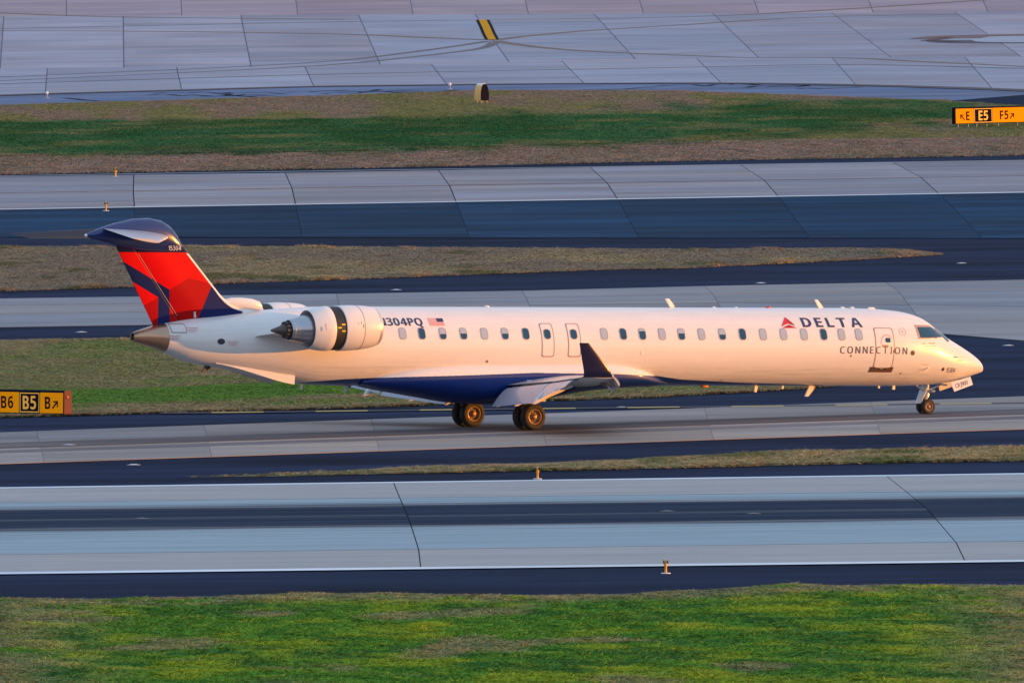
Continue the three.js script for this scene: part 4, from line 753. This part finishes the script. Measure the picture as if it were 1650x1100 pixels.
// cap with bullet fairing
{
  const C = [[-16.22, 6.6, 6.52, 0.03], [-16.0, 6.69, 6.43, 0.1], [-15.7, 6.8, 6.36, 0.17], [-15.1, 6.98, 6.2, 0.26], [-14.4, 7.12, 6.06, 0.31], [-13.8, 7.15, 6.0, 0.32], [-13.3, 7.06, 5.98, 0.3], [-12.95, 6.86, 5.98, 0.25], [-12.7, 6.58, 5.99, 0.19], [-12.5, 6.26, 6.02, 0.11], [-12.42, 6.14, 6.06, 0.04]];
  const ring = ([x, t, b, w]) => Array.from({ length: 40 }, (_, i) => { const a = i / 40 * 6.2832; return [x, (t + b) / 2 + (t - b) / 2 * Math.cos(a), w * Math.sin(a)]; });
  const c = part('tail_fairing', loft(C.map(ring), { capA: true, capB: true }), gloss([0.012, 0.026, 0.14], 0.25, { clearcoat: 0.4 }), jet);
  part('tail_light', (() => { const g = new THREE.SphereGeometry(0.055, 12, 10); g.translate(-16.22, 6.55, 0); return g; })(), gloss([0.9, 0.88, 0.85], 0.1), c);
  for (const sd of [1, -1]) {
    const S = [[0.1, [-13.05, 6.5], [-15.6, 6.78]], [4.22, [-15.72, 6.4], [-16.84, 6.535]]], rr = [];
    for (let i = 0; i <= 10; i++) { const t = i / 10; rr.push(flip(foil([lerp(S[0][1][0], S[1][1][0], t), lerp(S[0][1][1], S[1][1][1], t)], [lerp(S[0][2][0], S[1][2][0], t), lerp(S[0][2][1], S[1][2][1], t)], lerp(S[0][0], S[1][0], t), 0.085, 28, 0), sd)); }
    part('tailplane', loft(rr, { capA: true, capB: true }), gloss([0.48, 0.49, 0.54], 0.3), jet);
  }
}
// antennas above and below
const blade = (x0, x1, y0, xt0, xt1, yt, z = 0) => loft([[[x0, y0, z - 0.03], [x1, y0, z], [x0, y0, z + 0.03], [x0 - 0.01, y0, z]], [[xt0, yt, z - 0.02], [xt1, yt, z], [xt0, yt, z + 0.02], [xt0 - 0.01, yt, z]]], { capA: true, capB: true });
part('antenna', blade(6.98, 7.24, 4.1, 6.72, 6.9, 4.47), white, jet); part('antenna', blade(12.99, 13.24, 4.1, 12.76, 12.9, 4.45), white, jet);
part('antenna', blade(10.4, 10.55, 1.5, 10.37, 10.48, 1.25), white, jet); part('antenna', blade(12.62, 12.95, 1.5, 12.42, 12.58, 1.1), white, jet); part('antenna', blade(11.5, 11.6, 1.5, 11.48, 11.56, 1.36), white, jet); part('antenna', blade(16.0, 16.12, 1.5, 15.98, 16.1, 1.34), white, jet); part('antenna', blade(15.4, 15.5, 1.5, 15.4, 15.48, 1.38), white, jet);
part('antenna', blade(-7.7, -7.6, 1.6, -7.75, -7.66, 1.34), white, jet); part('antenna', blade(-5.95, -5.7, 1.5, -6.05, -5.9, 1.26), paleGrey, jet); part('drain_mast', blade(-11.5, -11.2, 2.15, -11.65, -11.5, 1.9), std([0.05, 0.05, 0.06], 0.6), jet);
const bump = (x, r, m, y = 4.165) => { const g = new THREE.SphereGeometry(r, 14, 8); g.scale(1.6, 0.8, 1); g.translate(x, y, 0); return part('roof_light', g, m, jet); };
bump(8.7, 0.05, white); bump(9.6, 0.04, white); bump(10.9, 0.07, redInk); bump(13.9, 0.06, white); bump(14.3, 0.06, white); part('antenna', blade(15.0, 15.35, 4.05, 14.95, 15.2, 4.19), white, jet);
bump(-0.4, 0.07, white); part('beacon', (() => { const g = new THREE.SphereGeometry(0.09, 14, 8); g.scale(2, 0.6, 1); g.translate(8.3, 1.45, 0.1); return g; })(), std([0.6, 0.25, 0.1], 0.4), jet);

// ---------- signs, lights ----------
const yellowPaint = [0.75, 0.25, 0.004], signYellow = new THREE.MeshPhysicalMaterial({ color: rgb(yellowPaint), roughness: 0.7, specularIntensity: 0.05, emissive: rgb([0.9, 0.3, 0.0]), emissiveIntensity: 0.2 }), signBlack = new THREE.MeshPhysicalMaterial({ color: rgb([0.01, 0.01, 0.02]), roughness: 0.95, specularIntensity: 0.08 }), signInk = new THREE.MeshPhysicalMaterial({ color: rgb([0.012, 0.01, 0.012]), roughness: 0.95, specularIntensity: 0.05 }), signAmber = new THREE.MeshStandardMaterial({ color: rgb([0.75, 0.4, 0.06]), roughness: 0.5, emissive: rgb([0.9, 0.35, 0.02]), emissiveIntensity: 0.2 });
// front of each sign is local +z; x runs along it
function arrow(h, up, dir) {                             // thin arrow pointing up and to a side
  const s = new THREE.Shape(), L = h * 0.92, w = h * 0.075;
  s.moveTo(-w, 0); s.lineTo(w, 0); s.lineTo(w, L * 0.72); s.lineTo(h * 0.3, L * 0.46); s.lineTo(h * 0.36, L * 0.58); s.lineTo(0, L); s.lineTo(-h * 0.36, L * 0.58); s.lineTo(-h * 0.3, L * 0.46); s.lineTo(-w, L * 0.72); s.closePath();
  const g = new THREE.ShapeGeometry(s); g.rotateZ(dir > 0 ? -Math.PI / 4 : Math.PI / 4); g.computeBoundingBox(); const b = g.boundingBox; g.translate(-b.min.x, -b.min.y, 0); return g;
}
function signText(items, h) {                            // items: strings or arrows, laid out on one line
  let x = 0; const gs = [];
  for (const it of items) {
    let g; if (it === 'NE' || it === 'NW') { g = arrow(h * 0.95, 1, it === 'NE' ? 1 : -1); } else { g = new THREE.ShapeGeometry(fontBold.generateShapes(it, 1), 5); g.computeBoundingBox(); const b = g.boundingBox; g.translate(-b.min.x, -b.min.y, 0); g.scale(h * 0.86 / (b.max.y - b.min.y), h / (b.max.y - b.min.y), 1); }
    g.computeBoundingBox(); const w = g.boundingBox.max.x; g.translate(x, 0, 0); x += w + h * 0.16; gs.push(g.toNonIndexed());
  }
  const g = mergeGeometries(gs.map((q) => { q.deleteAttribute('normal'); q.computeVertexNormals(); return q; })); g.translate(-(x - h * 0.16) / 2, -h / 2, 0); return g;
}
function guidanceSign(label, [x, z], turn, modules, { H, legs, thick, lampEnd, endMat, pivotRight, back = 0 }) {
  const t = thing('taxiway_sign', label, 'sign', [x, -0.03, z], turn, undefined);
  const total = modules.reduce((s, m) => s + m.w, 0); let x0 = pivotRight ? -total : 0;
  const round = (w, xx) => { // housing section bulges slightly at top and bottom
    const s = new THREE.Shape(), r = thick / 2; s.moveTo(-r, legs); s.lineTo(r, legs); s.lineTo(r * 0.86, legs + H - 0.05); s.quadraticCurveTo(r * 0.8, legs + H, r * 0.5, legs + H); s.lineTo(-r * 0.5, legs + H); s.quadraticCurveTo(-r * 0.8, legs + H, -r * 0.86, legs + H - 0.05); s.closePath();
    const g = new THREE.ExtrudeGeometry(s, { depth: w, bevelEnabled: false, curveSegments: 4 }); g.rotateY(Math.PI / 2); g.translate(xx, 0, 0); return g;
  };
  for (const m of modules) {
    const mod = part('sign_panel', round(m.w - 0.012, x0 + 0.006), m.black ? signBlack : signBlack, t);
    const zf = (y) => lerp(thick / 2, thick / 2 * 0.86, (y - legs) / (H - 0.05)) + 0.012;
    const q = (xa, xb, ya, yb, e) => geo([xa, ya, zf(ya) + e, xb, ya, zf(ya) + e, xb, yb, zf(yb) + e, xa, yb, zf(yb) + e], [0, 1, 2, 0, 2, 3]);
    const fy0 = legs + 0.035, fy1 = legs + H - 0.075, cy = (fy0 + fy1) / 2, cx = x0 + m.w / 2;
    if (!m.black) part('sign_face', q(x0 + 0.02, x0 + m.w - 0.02, fy0, fy1, 0), signYellow, mod);
    else { const b = 0.035, d = 0.05; part('face_border', mergeGeometries([q(x0 + d, x0 + m.w - d, fy0 + d - b, fy0 + d, 0), q(x0 + d, x0 + m.w - d, fy1 - d, fy1 - d + b, 0), q(x0 + d - b, x0 + d, fy0 + d - b, fy1 - d + b, 0), q(x0 + m.w - d, x0 + m.w - d + b, fy0 + d - b, fy1 - d + b, 0)]), signAmber, mod); }
    const g = signText(m.text, (fy1 - fy0) * (m.black ? 0.66 : 0.6)); g.translate(cx + (m.dx ?? 0), cy, zf(cy) + 0.008); part('legend', g, m.black ? signAmber : signInk, mod);
    for (const lx of [x0 + m.w * 0.2, x0 + m.w * 0.75]) part('leg', tube([lx, 0, 0.02], [lx, legs + 0.02, 0.02], 0.035), std([0.35, 0.36, 0.38], 0.5), t);
    x0 += m.w;
  }
  const ex = pivotRight ? 0 : -total * 0, endX = pivotRight ? 0.002 : -0.034;
  part('end_panel', round(0.032, endX), endMat, t);
  if (lampEnd) part('obstruction_light', (() => { const g = new THREE.SphereGeometry(0.05, 12, 8); g.translate(0.05, legs + H * 0.72, 0.06); return g; })(), std([0.9, 0.2, 0.05], 0.2), t);
  return t;
}
guidanceSign('yellow and black B6 B5 B taxiway sign on the grass at the left edge', SIGN_B5_R, -0.72, [{ w: 1.75, text: ['NW', 'B', '6'], dx: 0.12 }, { w: 0.95, text: ['B', '5'], black: true }, { w: 1.12, text: ['B', 'NE'] }], { H: 0.83, legs: 0.07, thick: 0.42, lampEnd: true, endMat: std([0.11, 0.03, 0.025], 0.8), pivotRight: true });
guidanceSign('yellow and black E E5 F5 taxiway sign on the far green grass', SIGN_E5_L, 0.6, [{ w: 1.3, text: ['NW', 'E'] }, { w: 1.28, text: ['E', '5'], black: true }, { w: 2.45, text: ['F', '5', 'NE'], dx: -0.2 }, { w: 1.3, text: ['F'], }], { H: 0.93, legs: 0.26, thick: 0.3, endMat: signBlack, pivotRight: false });
{ // edge-on sign beside the far apron
  const t = thing('taxiway_sign', 'edge-on rounded sign with black end panel beside the far apron strip', 'sign', [SIGN_M[0], -0.03, SIGN_M[1]], 0);
  t.rotation.y = 0.62;
  const s = new THREE.Shape(); s.moveTo(-0.28, 0.22); s.lineTo(0.28, 0.22); s.quadraticCurveTo(0.34, 0.75, 0.18, 1.1); s.quadraticCurveTo(0.1, 1.22, 0, 1.22); s.quadraticCurveTo(-0.1, 1.22, -0.18, 1.1); s.quadraticCurveTo(-0.34, 0.75, -0.28, 0.22);
  const mk = (d, z) => { const g = new THREE.ExtrudeGeometry(s, { depth: d, bevelEnabled: false, curveSegments: 10 }); g.translate(0, 0, z); return g; };
  part('housing', mk(0.62, -0.62), std([0.85, 0.46, 0.15], 0.7), t);
  part('end_panel', mk(0.04, 0.001), signBlack, t);
  part('top_panel', (() => { const g = new THREE.CylinderGeometry(0.17, 0.17, 0.6, 16, 1, false, 0, Math.PI); g.rotateZ(Math.PI / 2); g.rotateY(Math.PI / 2); g.rotateZ(Math.PI / 2 * 0); g.translate(0, 1.08, -0.31); return g; })(), std([0.75, 0.72, 0.66], 0.5), t);
  for (const [x, z] of [[-0.2, -0.5], [0.2, -0.5], [-0.2, -0.08], [0.2, -0.08]]) part('leg', tube([x, 0, z], [x, 0.24, z], 0.035), std([0.5, 0.48, 0.46], 0.5), t);
}
function edgeLight(label, [x, z], y = -0.03, k = 1) {
  const t = thing('edge_light', label, 'light', [x, y, z], 0); t.scale.setScalar(k);
  const g = (p) => new THREE.LatheGeometry(p.map(([r, yy]) => new THREE.Vector2(r, yy)), 24), yel = std([0.75, 0.33, 0.02], 0.45);
  part('base_plate', g([[0.0, 0.0], [0.15, 0.0], [0.15, 0.02], [0.13, 0.03], [0.0, 0.03]]), std([0.7, 0.7, 0.72], 0.5), t);
  part('stem', g([[0.035, 0.03], [0.04, 0.06], [0.034, 0.2], [0.055, 0.24], [0.055, 0.27], [0.0, 0.27]]), yel, t);
  const h = part('lamp_head', g([[0.05, 0.27], [0.058, 0.29], [0.05, 0.33], [0.035, 0.38], [0.03, 0.43], [0.0, 0.44]]), yel, t);
  for (const s of [-1, 1]) { const c = new THREE.CylinderGeometry(0.055, 0.055, 0.035, 16); c.rotateZ(Math.PI / 2 - s * 0.15); c.translate(s * 0.062, 0.36, 0.012); part('lens', c, gloss([0.03, 0.03, 0.035], 0.15), h); }
  return t;
}
edgeLight('small yellow edge light beside the thin dry grass streak, below the main wheels', EDGE_A, -0.03, 0.95);
edgeLight('small yellow edge light on the dark shoulder above the bright bottom grass', EDGE_B, -0.03, 0.95);
edgeLight('small yellow edge light just above the aircraft tail fairing', EDGE_C, -0.0, 1.05);
edgeLight('small yellow edge light on brown soil at the far runway edge, upper left', EDGE_D, -0.03, 1.15);
const INSET_LABELS = ['flat white pavement light on dark asphalt, lower left, under the taxiway', 'flat white pavement light on dark asphalt left of the tail cone', 'flat white pavement light on asphalt just above the right engine', 'flat white pavement light on dark asphalt above the middle of the cabin', 'flat white pavement light on dark asphalt beyond the brown grass point', 'flat white pavement light on dark asphalt right of the nose', 'flat dull light in the dark runway band, nearest below the nose gear', 'flat white light on the dashed taxiway edge between wing and nose gear', 'flat pale light in the dark runway band, near the middle of the view', 'flat pale light in the dark runway band, far left', 'flat pale light on the concrete taxiway at the left, above the runway'];
INSET.forEach(([x, z], i) => {
  const t = thing('pavement_light', INSET_LABELS[i], 'light', [x, z > 60 || i > 9 ? 0.004 : -0.03, z]);
  part('rim_ring', new THREE.LatheGeometry([[0.0, 0], [0.24, 0], [0.22, 0.014], [0.13, 0.022]].map(([r, y]) => new THREE.Vector2(r, y)), 24), std(z > 60 ? [0.06, 0.07, 0.09] : [0.35, 0.36, 0.38], 0.6), t);
  part('lens', new THREE.LatheGeometry([[0.13, 0.021], [0.12, 0.029], [0.06, 0.034], [0.0, 0.035]].map(([r, y]) => new THREE.Vector2(r, y)), 24), i > 5 ? std(z > 60 ? [0.12, 0.13, 0.15] : [0.5, 0.5, 0.52], 0.5) : gloss([0.9, 0.9, 0.88], 0.2), t);
});
FARLIGHT.forEach(([x, z], i) => {
  const t = thing('edge_light', ['short white edge light on the cracked asphalt strip, far upper left', 'short white edge light on the cracked asphalt strip left of the rounded sign'][i], 'light', [x, -0.02, z]); t.scale.setScalar(0.75);
  part('base_plate', new THREE.CylinderGeometry(0.2, 0.2, 0.04, 20), std([0.5, 0.5, 0.52], 0.5), t); part('stem', tube([0, 0.02, 0], [0, 0.3, 0], 0.05), std([0.3, 0.3, 0.33], 0.5), t);
  part('lens', (() => { const g = new THREE.SphereGeometry(0.13, 14, 10); g.translate(0, 0.4, 0); return g; })(), gloss([0.8, 0.82, 0.85], 0.15), t);
});
renderer.render(scene, camera);
